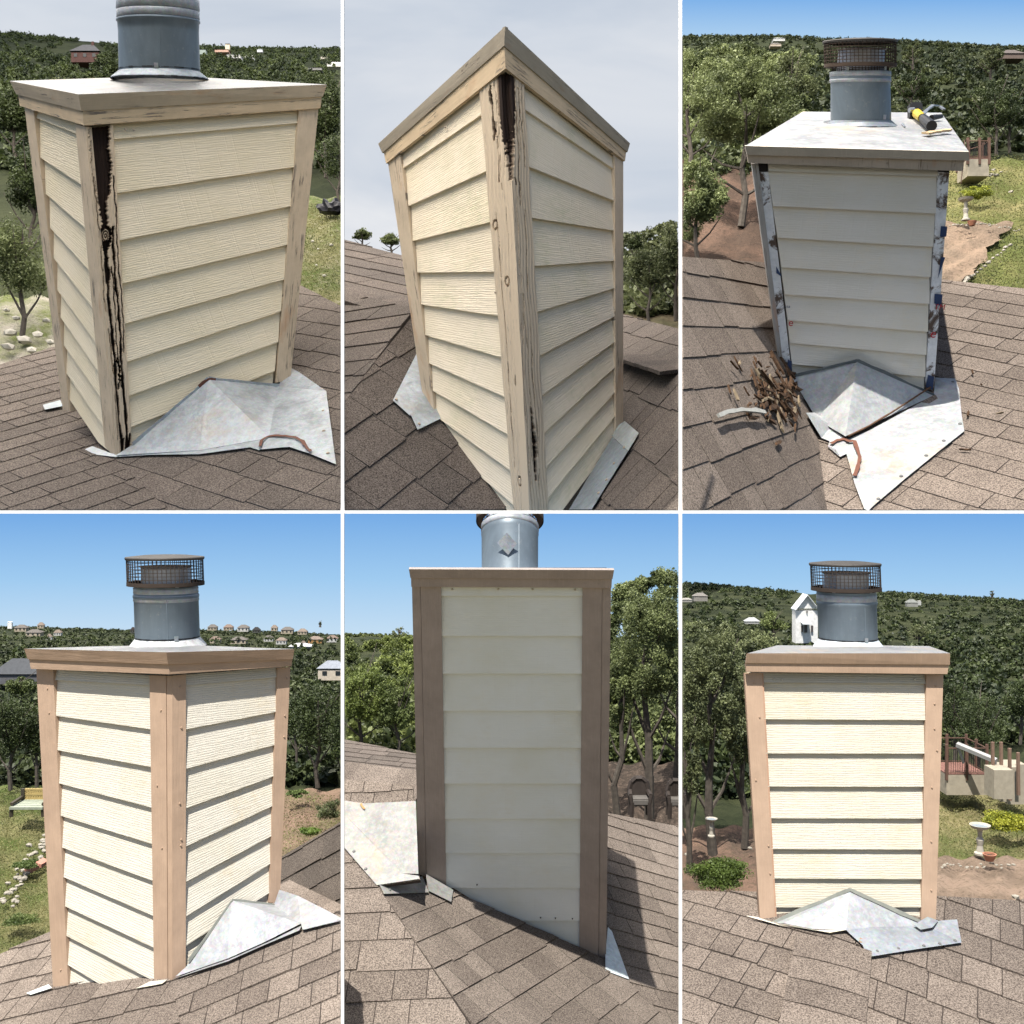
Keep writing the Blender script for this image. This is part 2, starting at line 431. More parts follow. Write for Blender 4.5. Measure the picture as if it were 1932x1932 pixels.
def caps(roof, a, b, n, wid, mats, nrm):
    """overlapping ridge shingles bent over a hip"""
    d = (b - a).normalized(); s = d.cross(nrm).normalized()
    for i in range(n):
        p = a.lerp(b, i / n); q = a.lerp(b, (i + 1.12) / n); bm = bmesh.new(); L = bm.faces.layers.float.new('tone'); t = random.random()
        h0, h1 = .012 * S, .006 * S; w2 = wid * S
        T = [p - s * w2 + nrm * h0 * .2, p - s * w2 * .4 + nrm * h0, p + s * w2 * .4 + nrm * h0, p + s * w2 + nrm * h0 * .2,
             q + s * w2 - nrm * h1 * .3, q + s * w2 * .4 + nrm * h1 * .8, q - s * w2 * .4 + nrm * h1 * .8, q - s * w2 - nrm * h1 * .3]
        prism(bm, [T[0], T[1], T[6], T[7]], [x - nrm * .02 * S for x in (T[0], T[1], T[6], T[7])])
        prism(bm, [T[1], T[2], T[5], T[6]], [x - nrm * .02 * S for x in (T[1], T[2], T[5], T[6])])
        prism(bm, [T[2], T[3], T[4], T[5]], [x - nrm * .02 * S for x in (T[2], T[3], T[4], T[5])])
        for f in bm.faces: f[L] = t
        clip_bm(bm, RECT)
        if bm.verts: fin(bm, 'ridge_shingle', mats, roof)
        else: bm.free()

# ------------------------------------------------------------------ chimney pieces
def quad_uv(P):
    w1 = (P[1] - P[0]).length / S; w2 = (P[2] - P[3]).length / S; h = ((P[3] - P[0]).length + (P[2] - P[1]).length) / 2 / S
    a, b = random.uniform(0, 50), random.uniform(0, 50)
    return [(a, b + h), (a + w1, b + h), (a + (w1 + w2) / 2, b), (a, b)]
def panel_box(name, parent, mat, P, off_n, depth, vertical=False, label=None, clip=True):
    """P: four front corners (tl, tr, br, bl)"""
    bm = bmesh.new(); uv = quad_uv(P)
    if not vertical and False: pass
    prism(bm, P, [p - off_n * depth * S for p in P], uv)
    return fin(bm, name, mat, parent, clip=RECT if clip else None, label=label)
def board(parent, pl, l0, r0, l1, r1, floor, mat, lap=.016, back=.026, name='siding_board'):
    poly = [l0, r0, r1, l1]
    for fl in floor:                    # cut along the roof line, given left to right
        (x0, y0), (x1, y1) = fl; a, b = (y1 - y0), -(x1 - x0)
        poly = clip_poly(poly, a, b, -(a * x0 + b * y0))
        if len(poly) < 3: return
    def tpar(p):                        # 0 at the top edge, 1 at the lower lip
        yt = l0[1] + (r0[1] - l0[1]) * (p[0] - l0[0]) / (r0[0] - l0[0]); yb = l1[1] + (r1[1] - l1[1]) * (p[0] - l1[0]) / (r1[0] - l1[0])
        return min(1, max(0, (p[1] - yt) / max(1e-6, yb - yt)))
    ox, oy = random.uniform(0, 90), random.uniform(0, 90); o = pl.hit(*l0); e1 = (pl.hit(*r0) - o).normalized(); e2 = pl.n.cross(e1)
    Fp = []; Bp = []; uv = []
    for p in poly:
        h = pl.hit(*p); Fp.append(h + pl.n * S * (-back + (back - .026 + lap + .004) * tpar(p))); Bp.append(h - pl.n * S * .04)
        uv.append((ox + (h - o).dot(e1) / S, oy + (h - o).dot(e2) / S))
    bm = bmesh.new(); prism(bm, Fp, Bp, uv); fin(bm, name, mat, parent, clip=RECT)
def siding(parent, pl, L, floor, mat, lap=.016):
    for i in range(len(L) - 1):
        board(parent, pl, L[i][0], L[i][1], L[i + 1][0], L[i + 1][1], floor, mat, lap if i else lap * .7, name='siding_board')
def strip(parent, pl, tl, tr, br, bl, mat, off=0.0, th=.03, name='corner_trim', label=None):
    P = [pl.hit(*p, off) for p in (tl, tr, br, bl)]; bm = bmesh.new()
    h = (P[3] - P[0]).length / S; w1 = (P[1] - P[0]).length / S; a, b = random.uniform(0, 50), random.uniform(0, 50)
    prism(bm, P, [p - pl.n * th * S for p in P], [(a, b + h), (a + w1, b + h), (a + w1, b), (a, b)])
    return fin(bm, name, mat, parent, clip=RECT, label=label)
def rot_strip(parent, pl, tl, tr, br, bl, fn, mat, nx=40, ny=420, depth=.035, label=None):
    bm = bmesh.new(); UV = bm.loops.layers.uv.verify(); R = bm.verts.layers.float.new('rot'); g = []
    T = [pl.hit(*p) for p in (tl, tr, br, bl)]
    for j in range(ny + 1):
        t = j / ny; a = T[0].lerp(T[3], t); b = T[1].lerp(T[2], t); row = []
        for i in range(nx + 1):
            s = i / nx; m = fn(s, t); k = 0 if m < .35 else min(1, (m - .35) * 2.2)
            vv = bm.verts.new(a.lerp(b, s) - pl.n * depth * k * S + pl.n * .0015 * S * math.sin(s * 40 + math.sin(t * 30) * 2)); vv[R] = m; row.append((vv, s, t))
        g.append(row)
    for j in range(ny):
        for i in range(nx):
            q = (g[j][i], g[j][i + 1], g[j + 1][i + 1], g[j + 1][i]); f = bm.faces.new([x[0] for x in q])
            for l, x in zip(f.loops, q): l[UV].uv = (x[1] * .1, 1.7 - x[2] * 1.7)
    ed = [r[0][0] for r in g], [r[-1][0] for r in g]
    for e in ed:
        bk = [bm.verts.new(x.co - pl.n * .045 * S) for x in e]
        for i in range(len(e) - 1): bm.faces.new((e[i], bk[i], bk[i + 1], e[i + 1]))
    return fin(bm, 'corner_trim', mat, parent, clip=RECT, label=label)
def nails(parent, pl, pts, mat, r=.006, off=.004):
    for u, v in pts:
        bm = bmesh.new(); c = pl.hit(u, v, off); x = pl.n.orthogonal().normalized(); y = pl.n.cross(x)
        ring = [c + (x * math.cos(k * .785) + y * math.sin(k * .785)) * r * S for k in range(8)]
        prism(bm, [p + (c - p) * .35 + pl.n * .0015 * S for p in ring], [p - pl.n * .004 * S for p in ring]); fin(bm, 'nail_head', mat, parent)
def sheet(name, parent, pts, mat, th=.004, label=None, uvs=False):
    """bent sheet-metal piece: fan of points"""
    bm = bmesh.new(); n = (pts[1] - pts[0]).cross(pts[2] - pts[0]).normalized()
    if n.dot(pts[0]) > 0: n = -n
    th = .002
    prism(bm, pts, [p - n * th * S for p in pts]); bmesh.ops.triangulate(bm, faces=bm.faces[:])
    return fin(bm, name, mat, parent, clip=RECT, label=label)
def ribbon(name, parent, pts, wid, mat, nrm, th=.006):
    bm = bmesh.new(); Lp = []; Rp = []; q2 = []
    for i in range(len(pts) - 1):          # finer, wavering course
        for k in range(3): q2.append(pts[i].lerp(pts[i + 1], k / 3) + V([random.uniform(-.12, .12) * wid * S for _ in range(3)]))
    pts = q2 + [pts[-1]]
    for i, p in enumerate(pts):
        d = (pts[min(i + 1, len(pts) - 1)] - pts[max(i - 1, 0)]).normalized(); s = d.cross(nrm).normalized() * wid * S * random.uniform(.6, 1.2)
        Lp.append(p - s); Rp.append(p + s)
    for i in range(len(pts) - 1): prism(bm, [q + nrm * th * S for q in (Lp[i], Rp[i], Rp[i + 1], Lp[i + 1])], [Lp[i], Rp[i], Rp[i + 1], Lp[i + 1]])
    return fin(bm, name, mat, parent, clip=RECT)
def flue(parent, base, top, prof, coll, cage, mats, n=48):
    """base, top: (u, v, d) of the axis; prof: (v, r) rows of the pipe in the picture's units; coll: storm collar; cage: (v0, v1, r)"""
    b3, t3 = at(*base), at(*top); ax = t3 - b3; ax.x = 0; ax.normalize()      # the pipe stands square to the cover
    def c(v):
        f = (base[1] - v) / (base[1] - top[1]); return b3.lerp(t3, f)
    rr = lambda v, r: r * (c(v).y) / F
    ex = V((1, 0, 0)); ex = (ex - ax * ex.dot(ax)).normalized(); ey = ax.cross(ex)
    P = bmesh.new(); lathe(P, [(c(v), ax, rr(v, r)) for v, r in prof], n, cap=False)
    pipe = fin(P, 'flue_pipe', mats['pipe'], parent, clip=RECT, smooth=True)
    B = bmesh.new(); v0_, v1_ = prof[0][0], prof[1][0]; t = mats.get('seam', -1.25); e = ex * math.cos(t) + ey * math.sin(t)
    bar(B, c(v0_) + e * rr(v0_, prof[0][1]), c(v1_) + e * rr(v1_, prof[1][1]), .003 * S, n=4); clip_bm(B, RECT)
    if B.verts: fin(B, 'seam', mats['pipe'], pipe)
    # upper bands
    for (v0, v1, r) in mats.get('bands', []):
        B = bmesh.new(); k = (v0 - v1)
        lathe(B, [(c(v0), ax, rr(v0, r - 1)), (c(v0 - k * .1), ax, rr(v0, r + 1.2)), (c(v0 - k * .5), ax, rr(v0, r + .6)), (c(v0 - k * .9), ax, rr(v1, r + 1.2)), (c(v1), ax, rr(v1, r - 1))], n, cap=False)
        fin(B, 'band', mats['galv'], pipe, clip=RECT, smooth=True)
    B = bmesh.new(); lathe(B, [(c(v), ax, rr(v, r)) for v, r in coll], n, cap=False); fin(B, 'storm_collar', mats['collar'], parent, clip=RECT, smooth=True)
    # black sealant bead where the collar meets the pipe and the cover
    for v, r in ((coll[-1][0], coll[-1][1]), (coll[0][0], coll[0][1])):
        B = bmesh.new(); R = rr(v, r); pr = []
        for i in range(n):
            t = 2 * math.pi * i / n; p = c(v) + (ex * math.cos(t) + ey * math.sin(t)) * R
            t2 = 2 * math.pi * (i + 1) / n; p2 = c(v) + (ex * math.cos(t2) + ey * math.sin(t2)) * R
            bar(B, p, p2, .0035 * S * random.uniform(.6, 1.4), n=4)
        fin(B, 'sealant_bead', mats['black'], parent, clip=RECT)
    B = bmesh.new(); vc = coll[-1][0]; R = rr(vc, coll[-1][1]); a0 = mats.get('clip_angle', -1.3)   # little strap on the collar
    for t, vv in ((a0, vc - 2),):
        e = ex * math.cos(t) + ey * math.sin(t); sd = ax.cross(e)
        box(B, c(vv) + e * (R + .004 * S), sd * .010 * S, e * .003 * S, ax * .012 * S)
    fin(B, 'strap_clip', mats['galv'], parent, clip=RECT)
    if cage:
        v0, v1, r, ri = cage; R = rr((v0 + v1) / 2, r); A = c(v0); T = c(v1); nw = mats.get('wires', 46); nh = 8
        g = bmesh.new(); wr = .0022 * S * mats.get('wk', 1)
        for i in range(nw):
            t = 2 * math.pi * i / nw; e = (ex * math.cos(t) + ey * math.sin(t)) * R; bar(g, A + e, T + e, wr, n=4)
        for j in range(1, nh):
            q = A.lerp(T, j / nh)
            for i in range(nw):
                t = 2 * math.pi * i / nw; t2 = 2 * math.pi * (i + 1) / nw
                bar(g, q + (ex * math.cos(t) + ey * math.sin(t)) * R, q + (ex * math.cos(t2) + ey * math.sin(t2)) * R, wr, n=4)
        cg = fin(g, 'spark_guard', mats['rust'], parent, clip=RECT)
        g = bmesh.new(); h = (T - A).length
        if v1 > RECT[1] - 20:
            lathe(g, [(T - ax * h * .07, ax, R * 1.03), (T, ax, R * 1.045), (T + ax * h * .03, ax, R * 1.03), (T + ax * h * .09, ax, R * .6), (T + ax * h * .12, ax, R * .05)], n)
            fin(g, 'cap_lid', mats['lid'], cg, clip=RECT, smooth=False)
        g = bmesh.new(); lathe(g, [(A - ax * h * .0, ax, R * 1.02), (A + ax * h * .13, ax, R * 1.02), (A + ax * h * .13, ax, R * .98), (A, ax, R * .98), (A - ax * .001 * S, ax, rr(v0, ri) * .96)], n, cap=False)
        fin(g, 'guard_ring', mats['rust'], cg, clip=RECT)
        g = bmesh.new(); rI = rr(v0, ri) * .78; lathe(g, [(A - ax * h * .2, ax, rI), (A + ax * h * .62, ax, rI * .98), (A + ax * h * .7, ax, rI * 1.08), (A + ax * h * .72, ax, rI * .4)], 30)
        fin(g, 'inner_liner', mats['liner'], cg, clip=RECT, smooth=False)
        g = bmesh.new(); r2 = rr(v0, ri) * .93; v3 = prof[-1][0]; A2 = c(v3 + 1)
        for i in range(nw):
            t = 2 * math.pi * i / nw; e = (ex * math.cos(t) + ey * math.sin(t)) * r2; bar(g, A2 + e, A + e, wr, n=4)
        for k2 in (.35, .7):
            q = A2.lerp(A, k2)
            for i in range(nw):
                t = 2 * math.pi * i / nw; t2 = 2 * math.pi * (i + 1) / nw
                bar(g, q + (ex * math.cos(t) + ey * math.sin(t)) * r2, q + (ex * math.cos(t2) + ey * math.sin(t2)) * r2, wr, n=4)
        if len(g.verts): fin(g, 'neck_mesh', mats['rust'], cg, clip=RECT)
        for t in (-2.3, -.9, .8, 2.4):
            g = bmesh.new(); e = ex * math.cos(t) + ey * math.sin(t); sd = ax.cross(e)
            box(g, A2.lerp(A, .4) + e * (r2 + .008 * S), sd * .009 * S, e * .002 * S, ax * ((A - A2).length * .9 + .012 * S)); clip_bm(g, RECT)
            if g.verts: fin(g, 'bracket', mats['galv'], cg)
            else: g.free()
def cover(parent, FLc, FRc, BRc, BLc, mat, N_=None):
    bm = bmesh.new(); n = 10; L = bm.loops.layers.uv.verify(); g = []
    nr = (FRc - FLc).cross(BLc - FLc).normalized(); nr = nr if nr.z > 0 else -nr
    for j in range(n + 1):
        row = []
        for i in range(n + 1):
            s, t = i / n, j / n; p = FLc.lerp(FRc, s).lerp(BLc.lerp(BRc, s), t)
            row.append(bm.verts.new(p + nr * S * .012 * (min(s, 1 - s, t, 1 - t) * 4) * random.uniform(.7, 1.0)))
        g.append(row)
    for j in range(n):
        for i in range(n): bm.faces.new((g[j][i], g[j][i + 1], g[j + 1][i + 1], g[j + 1][i]))
    return fin(bm, 'chase_cover', mat, parent, clip=RECT, smooth=True)
def cin(u, v):                        # a point well inside the near corner of the current chimney
    n = pL.n + pR.n
    return pL.hit(u, v) - n * (.06 / max(.3, 1 + pL.n.dot(pR.n))) * S
def core(parent, tops, bots, mat):
    bm = bmesh.new(); prism(bm, tops, bots); fin(bm, 'chase_core', mat, parent, clip=RECT)
def text(name, s, parent, loc, ex, ey, size, mat):
    cu = bpy.data.curves.new(name, 'FONT'); cu.body = s; cu.size = size * S; cu.extrude = .0005 * S
    o = bpy.data.objects.new(name, cu); me = bpy.data.meshes.new_from_object(o); bpy.data.objects.remove(o)
    nz = ex.cross(ey).normalized(); M = Matrix((ex.normalized(), ey.normalized(), nz)).transposed().to_4x4(); M.translation = loc
    me.transform(M); return link(name, me, mat, parent)
def two_face(label, Nt, Nb, Lt, Rt, back=None):
    """planes of a chimney seen on its corner"""
    n1, n2, l1, r1 = at(*Nt), at(*Nb), at(*Lt), at(*Rt)
    return Pl(n1, n2, l1), Pl(n1, n2, r1), n1, n2, l1, r1
def ring_band(parent, plL, plR, top, bot, o1, o2, mat, name, th=.02, tops=None):
    """two boards meeting at the near corner; top/bot = pixel rows (left, near, right)"""
    cn = (plL.n + plR.n) * .8
    def p3(row, o): return plL.hit(*row[0], o), plL.hit(*row[1]) + cn * o * S, plR.hit(*row[2], o)
    T = tops or p3(top, o1); B = p3(bot, o2)
    for a, b, pl in ((0, 1, plL), (1, 2, plR)):
        P = [T[a], T[b], B[b], B[a]]; bm = bmesh.new(); h = (P[3] - P[0]).length / S; w1 = (P[1] - P[0]).length / S; q = random.uniform(0, 50)
        prism(bm, P, [p - pl.n * th * S for p in P], [(q + h, 0), (q + h, w1), (q, w1), (q, 0)]); fin(bm, name, mat, parent, clip=RECT)
    return T, B

# ------------------------------------------------------------------ the two terraces, dividers, skies, ground
WHITE = m_flat('white_paint', (.85, .85, .84), .6, 0.0, .03)
def slab(name, a, b, label, cat):
    bm = bmesh.new(); c = (a + b) / 2; h = (b - a) / 2
    box(bm, c, V((h.x, 0, 0)), V((0, h.y, 0)), V((0, 0, h.z))); return tag(fin(bm, name, WHITE), label, cat)
def gap_x(u0, u1, y): return ((u0 - PC) / F * y, (u1 - PC) / F * y)
for u0, u1, y, z0, z1, lb in ((643, 649, 3.2, -1.66, -.0015, 'thin white post between the tan corner-view chimney and the shaded chimney'),
                              (1281, 1287, 3.2, -1.66, -.0015, 'thin white post between the shaded chimney and the frontal tan chimney'),
                              (643, 649, 30.1, .045, 17, 'thin white post between the two peeling cream chimneys'),
                              (1281, 1287, 30.1, .045, 17, 'thin white post left of the chimney with stripped corners')):
    x0, x1 = gap_x(u0, u1, y); slab('divider_post', V((x0, y, z0)), V((x1, y + (x1 - x0), z1)), lb, 'post')
slab('terrace_coping', V((-25, 30.0, -.045)), V((25, 30.2, .045)), 'long white coping along the front edge of the upper terrace', 'coping')
bm = bmesh.new(); GW = [(-60, -60), (60, -60), (60, 3.9), (-60, 3.9)]
bm.faces.new([bm.verts.new((x, y, -4.2)) for x, y in GW]); fin(bm, 'ground', m_ground((.13, .12, .06), (.24, .19, .13), (.08, .10, .04), .3), kind='structure')
def sky_sheet(name, prof, x0f, x1f, mat, nx=24):
    bm = bmesh.new(); rows = []
    for y, z in prof:
        rows.append([bm.verts.new((x0f(y) + (x1f(y) - x0f(y)) * i / nx, y, z)) for i in range(nx + 1)])
    for a, b in zip(rows, rows[1:]):
        for i in range(nx): bm.faces.new((a[i], a[i + 1], b[i + 1], b[i]))
    return fin(bm, name, mat, kind='structure')
# lower terrace: clear sky behind the wooded ridge
sky_sheet('sky', [(43.0, -9.0), (43.0, -4.8), (43.0, -2.5), (43.0, -.066)], lambda y: -32, lambda y: 32,
          m_sky([(0.0, srgb(196, 222, 243)), (.45, srgb(160, 203, 240)), (1.0, srgb(118, 172, 230))], -4.9, -.06))
# upper terrace: clear sky at the right, a cloudy one at the left with an unseen sun-blocking fill deck added overhead
sky_sheet('sky', [(350, -1), (350, 60), (350, 150), (350, 172), (350, 210)], lambda y: y * (1284 - PC) / F, lambda y: y * .75,
          m_sky([(0.0, srgb(196, 220, 240)), (.3, srgb(176, 210, 240)), (1.0, srgb(116, 172, 232))], 148, 172))
sky_sheet('cloudy_sky_fill_deck', [(350, -1), (350, 60), (350, 150), (348, 175), (335, 195), (300, 200), (240, 185), (180, 155), (120, 115), (80, 88), (50, 66), (18, 52)],
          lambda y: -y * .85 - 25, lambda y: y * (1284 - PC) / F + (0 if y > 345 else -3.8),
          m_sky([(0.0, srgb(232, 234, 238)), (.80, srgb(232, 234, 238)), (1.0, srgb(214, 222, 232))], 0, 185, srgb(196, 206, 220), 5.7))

CREAM = (.83, .72, .53); CREAM2 = (.70, .67, .615); TAUPE = (.40, .285, .205); OLDTAN = (.68, .52, .335)
SH = ((.065, .051, .044), (.120, .095, .080))
def shm(): return m_shingle(*SH)
def deckm(): return m_flat('roof_underlay', (.05, .04, .035), .95)
def fluem(**k):
    d = dict(pipe=m_flue((.14, .175, .205)), galv=m_galv((.34, .36, .38), .3, 0), collar=m_galv((.36, .40, .43), .2, .2),
             black=m_flat('black_sealant', (.012, .012, .012), .4), rust=m_flat('rusty_wire', (.05, .036, .028), .8), lid=m_flat('sooty_lid', (.06, .055, .05), .6),
             liner=m_flat('steel_liner', (.55, .55, .6), .35, .6))
    d.update(k); return d
NAIL = m_flat('nail', (.5, .4, .3), .5)

# ------------------------------------------------------------------ upper terrace, left: peeling chimney seen from above its corner
S = 10.0; RECT = (-14, -14, 643, 963)
pL, pR, n1, n2, l1, r1 = two_face('', (162, 238, 5.05), (219, 866, 5.3), (42, 200, 5.55), (603, 205, 5.62))
ch = thing('chimney', n2, 'tall cream lap-siding chimney with peeling tan trim and black rot down its near corner', 'chimney')
top3, _ = ring_band(ch, pL, pR, ((35, 155), (160, 183), (611, 163)), ((40, 179), (160, 212), (606, 184)), .045, .026, m_trim((.62, .50, .355), .55), 'cover_skirt')
ring_band(ch, pL, pR, ((41, 177), (160.5, 210), (605, 183)), ((42, 200), (162, 238), (603, 205)), .018, .014, m_trim(OLDTAN, .9), 'fascia_board')
bk = at(325, 143, 6.25)
cover(ch, top3[0], top3[1], top3[2], bk, m_galv((.135, .138, .14), .25, .9))
core(ch, [pL.hit(52, 192, -.06), cin(160, 215), pR.hit(592, 192, -.06), at(325, 170, 6.1)],
     [pL.hit(126, 768, -.06), cin(217, 850), pR.hit(535, 745, -.06), at(400, 760, 6.9)], m_flat('sheathing', (.5, .45, .35)))
sm = m_siding(CREAM, (.70, .60, .38), .75)
LT = [((60, 205), (145, 232)), ((65, 222), (145, 254)), ((74, 297), (154, 350)), ((84, 365), (162, 434)), ((92, 429), (170, 515)), ((99, 487), (178, 588)), ((106, 547), (186, 657)),
      ((112, 599), (192, 714)), ((118, 651), (198, 766)), ((123, 704), (204, 822)), ((128, 752), (210, 875))]
siding(ch, pL, LT, [((130, 782), (152, 807)), ((150, 805), (200, 850))], sm)
RT = [((211, 228), (566, 208)), ((211, 262), (566, 231)), ((219, 364), (559, 314)), ((226, 453), (552, 388)), ((230, 535), (544, 461)), ((234, 611), (537, 527)), ((238, 683), (531, 587)),
      ((243, 747), (526, 645)), ((247, 806), (519, 700)), ((249, 862), (513, 752))]
siding(ch, pR, RT, [], sm)
tm = m_trim((.64, .51, .36), .9)
strip(ch, pL, (46, 201), (63, 209), (132, 776), (118.6, 774), tm)
strip(ch, pL, (142, 234), (161, 239), (218.5, 866), (198, 842), tm)
strip(ch, pR, (564, 208), (601, 205), (548, 716), (521, 722), tm)
def wav(t, a, f, p): return a * math.sin(t * f + p) + a * .6 * math.sin(t * f * 2.7 + p * 2) + a * .5 * math.sin(t * f * 7.3 + p)
def rg(*a): return sum(math.sin(x * 1.0) for x in a)
def rot1(s, t):
    m = 0; rag = .035 * math.sin(t * 260) * math.sin(t * 97 + 1) + .02 * math.sin(t * 530)
    if t < .30:
        k = 1 - max(0, (t - .15) / .15) ** 1.4; lo = .14 + rag + max(0, t - .12) * 1.2; hi = .14 + .66 * max(.1, k) + .03 * math.sin(t * 70) + rag
        lo = min(lo, .36); hi = max(hi, .52 + rag)
        if lo < s < hi: m = 1.15
        else: m = max(0, .50 - min(abs(s - lo), abs(s - hi)) * 3.2)
    kd = math.hypot((s - .42) / .24, (t - .325) / .030)
    if .68 < kd < 1.12 + rag * 4: m = max(m, 1.0)
    elif kd <= .68: m = .40 + .22 * math.sin(kd * 22 + s * 9)
    for p, ph, w0, t0, t1 in ((.34, 0.5, .060, .34, 1), (.72, 2.2, .040, .30, 1), (.56, 4.0, .016, .42, .8), (.15, 1.1, .014, .1, .55), (.90, 3.0, .016, .15, .7), (.22, 5.0, .014, .6, .95)):
        if t0 < t < t1:
            cc = p + wav(t, .026, 20, ph) + (t - .34) * .05; hw = w0 * (.35 + .65 * math.sin(t * 31 + ph) ** 2 + abs(rag) * 8) * (1.9 if .34 < t < .46 and p == .34 else 1)
            dd = abs(s - cc)
            if dd < hw: m = max(m, 1.05)
            else: m = max(m, .50 - (dd - hw) * (5 if w0 > .03 else 14))
    if .70 < t < .80 and abs(s - .55 - wav(t, .05, 60, 1)) < .05: m = max(m, .8)
    if t > .76 and abs(s - .72 - wav(t, .02, 14, 1)) < .06: m = 1.1
    if t > .955 and s > .25: m = max(m, .6 + .4 * math.sin(s * 30 + t * 90))
    return m + random.uniform(-.07, .09)
rot_strip(ch, pR, (162, 239), (213, 236), (249, 841), (219, 866), rot1, m_rot((.64, .51, .36)), label='corner board with a black rotten hollow, a knot and long cracks')
nails(ch, pR, [(217, 202), (568, 181), (236, 244), (252, 245)], NAIL); nails(ch, pL, [(52, 176)], NAIL)
fm = m_galv((.36, .39, .41), .35, .35); sealm = m_flat('red_sealant', (.15, .06, .038), .6); cau = m_flat('dark_gap', (.02, .015, .012), .9)
r1L = Pl(at(219, 868, 5.29), at(330, 975, 4.68), at(-10, 693, 6.73)); r1R = Pl(at(219, 868, 5.29), at(330, 975, 4.68), pR.hit(525, 728))
A_ = pR.hit(391, 714, .02); Lb = pR.hit(249, 838, .02); Rb = pR.hit(523, 728, .02); Ft = r1R.hit(511, 833, .02)
fl = thing('roof_flashing', r1R.hit(440, 820), 'grey galvanised cricket flashing with a red sealant arc beside the rotten corner', 'flashing')
sheet('cricket_panel', fl, [A_, Lb, r1R.hit(222, 866, .022), r1R.hit(380, 856, .02), Ft], fm)
sheet('cricket_panel', fl, [A_, Ft, Rb], fm)
sheet('apron', fl, [r1R.hit(149, 860, .02), r1R.hit(177, 848, .02), r1R.hit(214, 862, .02), r1R.hit(287, 858, .019), r1R.hit(380, 855, .019), r1R.hit(511, 831, .019), r1R.hit(491, 855, .016), r1R.hit(474, 849, .016), r1R.hit(377, 862, .016), r1R.hit(287, 863, .016), r1R.hit(219, 867, .016)], fm)
sheet('apron', fl, [Rb, r1R.hit(546, 700, .03), r1R.hit(568, 712, .03), r1R.hit(618, 746, .025), r1R.hit(636, 882, .018), r1R.hit(584, 861, .018), r1R.hit(548, 849, .018), r1R.hit(491, 854, .018), r1R.hit(511, 832, .024)], fm)
bm = bmesh.new(); bar(bm, Rb, Ft, .004 * S, n=4); fin(bm, 'seam', fm, fl)
ribbon('sealant', fl, [r1R.hit(*p, .028) for p in ((494, 852), (497, 840), (508, 833), (521, 831), (540, 832), (560, 834), (574, 842), (583, 855), (590, 861))], .008, sealm, r1R.n, .0015)
ribbon('upturned_lip', fl, [pR.hit(*p, .024) for p in ((249, 838), (300, 794), (350, 751), (391, 714))], .010, fm, pR.n)
ribbon('upturned_lip', fl, [pR.hit(*p, .024) for p in ((391, 714), (450, 720), (523, 727))], .010, fm, pR.n)
ribbon('rust_stain', fl, [pR.hit(*p, .030) for p in ((372, 729), (385, 718), (392, 715), (404, 716))], .007, sealm, pR.n, .003)
for q in ((609, 741), (612, 782), (613, 820), (621, 862)): nails(fl, r1R, [q], NAIL, .009, .024)
sheet('flashing_corner', tag(fl, None), [r1L.hit(82, 770, .02), r1L.hit(115, 761, .02), r1L.hit(120, 772, .02), r1L.hit(86, 779, .02)], m_galv((.24, .27, .28), .3, 0))
flue(ch, (302, 149, 5.62), (298, -2, 5.50), [(134, 73.5), (60, 73), (42, 74), (41, 76), (38, 76), (36, 74), (34, 74), (20, 74)], [(149, 88), (146, 87.5), (134, 73), (131, 73)], None,
     fluem(bands=[(36, 20, 74), (20, -2, 74.5)], clip_angle=-1.35))
roof = thing('shingled_roof', n2, 'dark brown shingle roof around the peeling chimney with the rotten corner', 'roof', None); roof['n'] = 0
slope(roof, r1L, [(-14, 693), (100, 655), (230, 700), (219, 868), (330, 975), (-14, 975)], ((20, 800), (120, 772)), .23, .14, shm(), th=.004, key=1, deckmat=deckm(), limit=170)
slope(roof, r1R, [(219, 868), (500, 520), (570, 540), (655, 584), (655, 975), (330, 975)], ((480, 640), (640, 668)), .26, .16, shm(), th=.004, key=2, deckmat=deckm(), limit=290)
# land behind
dep1 = lambda v: ip(v, [(60, 33), (120, 26), (180, 20), (300, 14), (450, 11), (600, 9.2), (760, 8.2)])
HZ1 = [(-14, 62), (30, 60), (60, 66), (100, 68), (150, 74), (220, 82), (380, 86), (450, 88), (540, 90), (643, 89)]
terrain('hillside', (-20, 650), [60, 75, 90, 110, 140, 180, 230, 300, 380, 450, 520, 600, 700, 780], dep1, m_ground((.018, .023, .011), (.040, .046, .022), (.010, .013, .007), .25), top=HZ1)
terrain('grassy_slope', (560, 650), [372, 400, 450, 500, 560, 620], dep1, m_ground((.085, .11, .035), (.15, .145, .07), (.30, .27, .20), .9), lift=.985)
terrain('rock_slope', (-20, 130), [560, 600, 650, 700], dep1, m_ground((.36, .33, .28), (.14, .16, .06), (.22, .20, .17), 1.5), lift=.985)
grass((560, 650), (385, 620), lambda v: dep1(v) * .975, 9000, GR, 'patchy green grass on the slope right of the peeling chimney')
forest('distant_woodland', (-14, 650), HZ1, 330, dep1, 620, JUN, 'dark wooded hills behind the peeling chimney under the grey sky', sz=(5, 26), per=190, skip=lambda u, v, r: (118 < u < 190 and 78 < v < 104) or (u > 560 and v > 215 and v < 240))
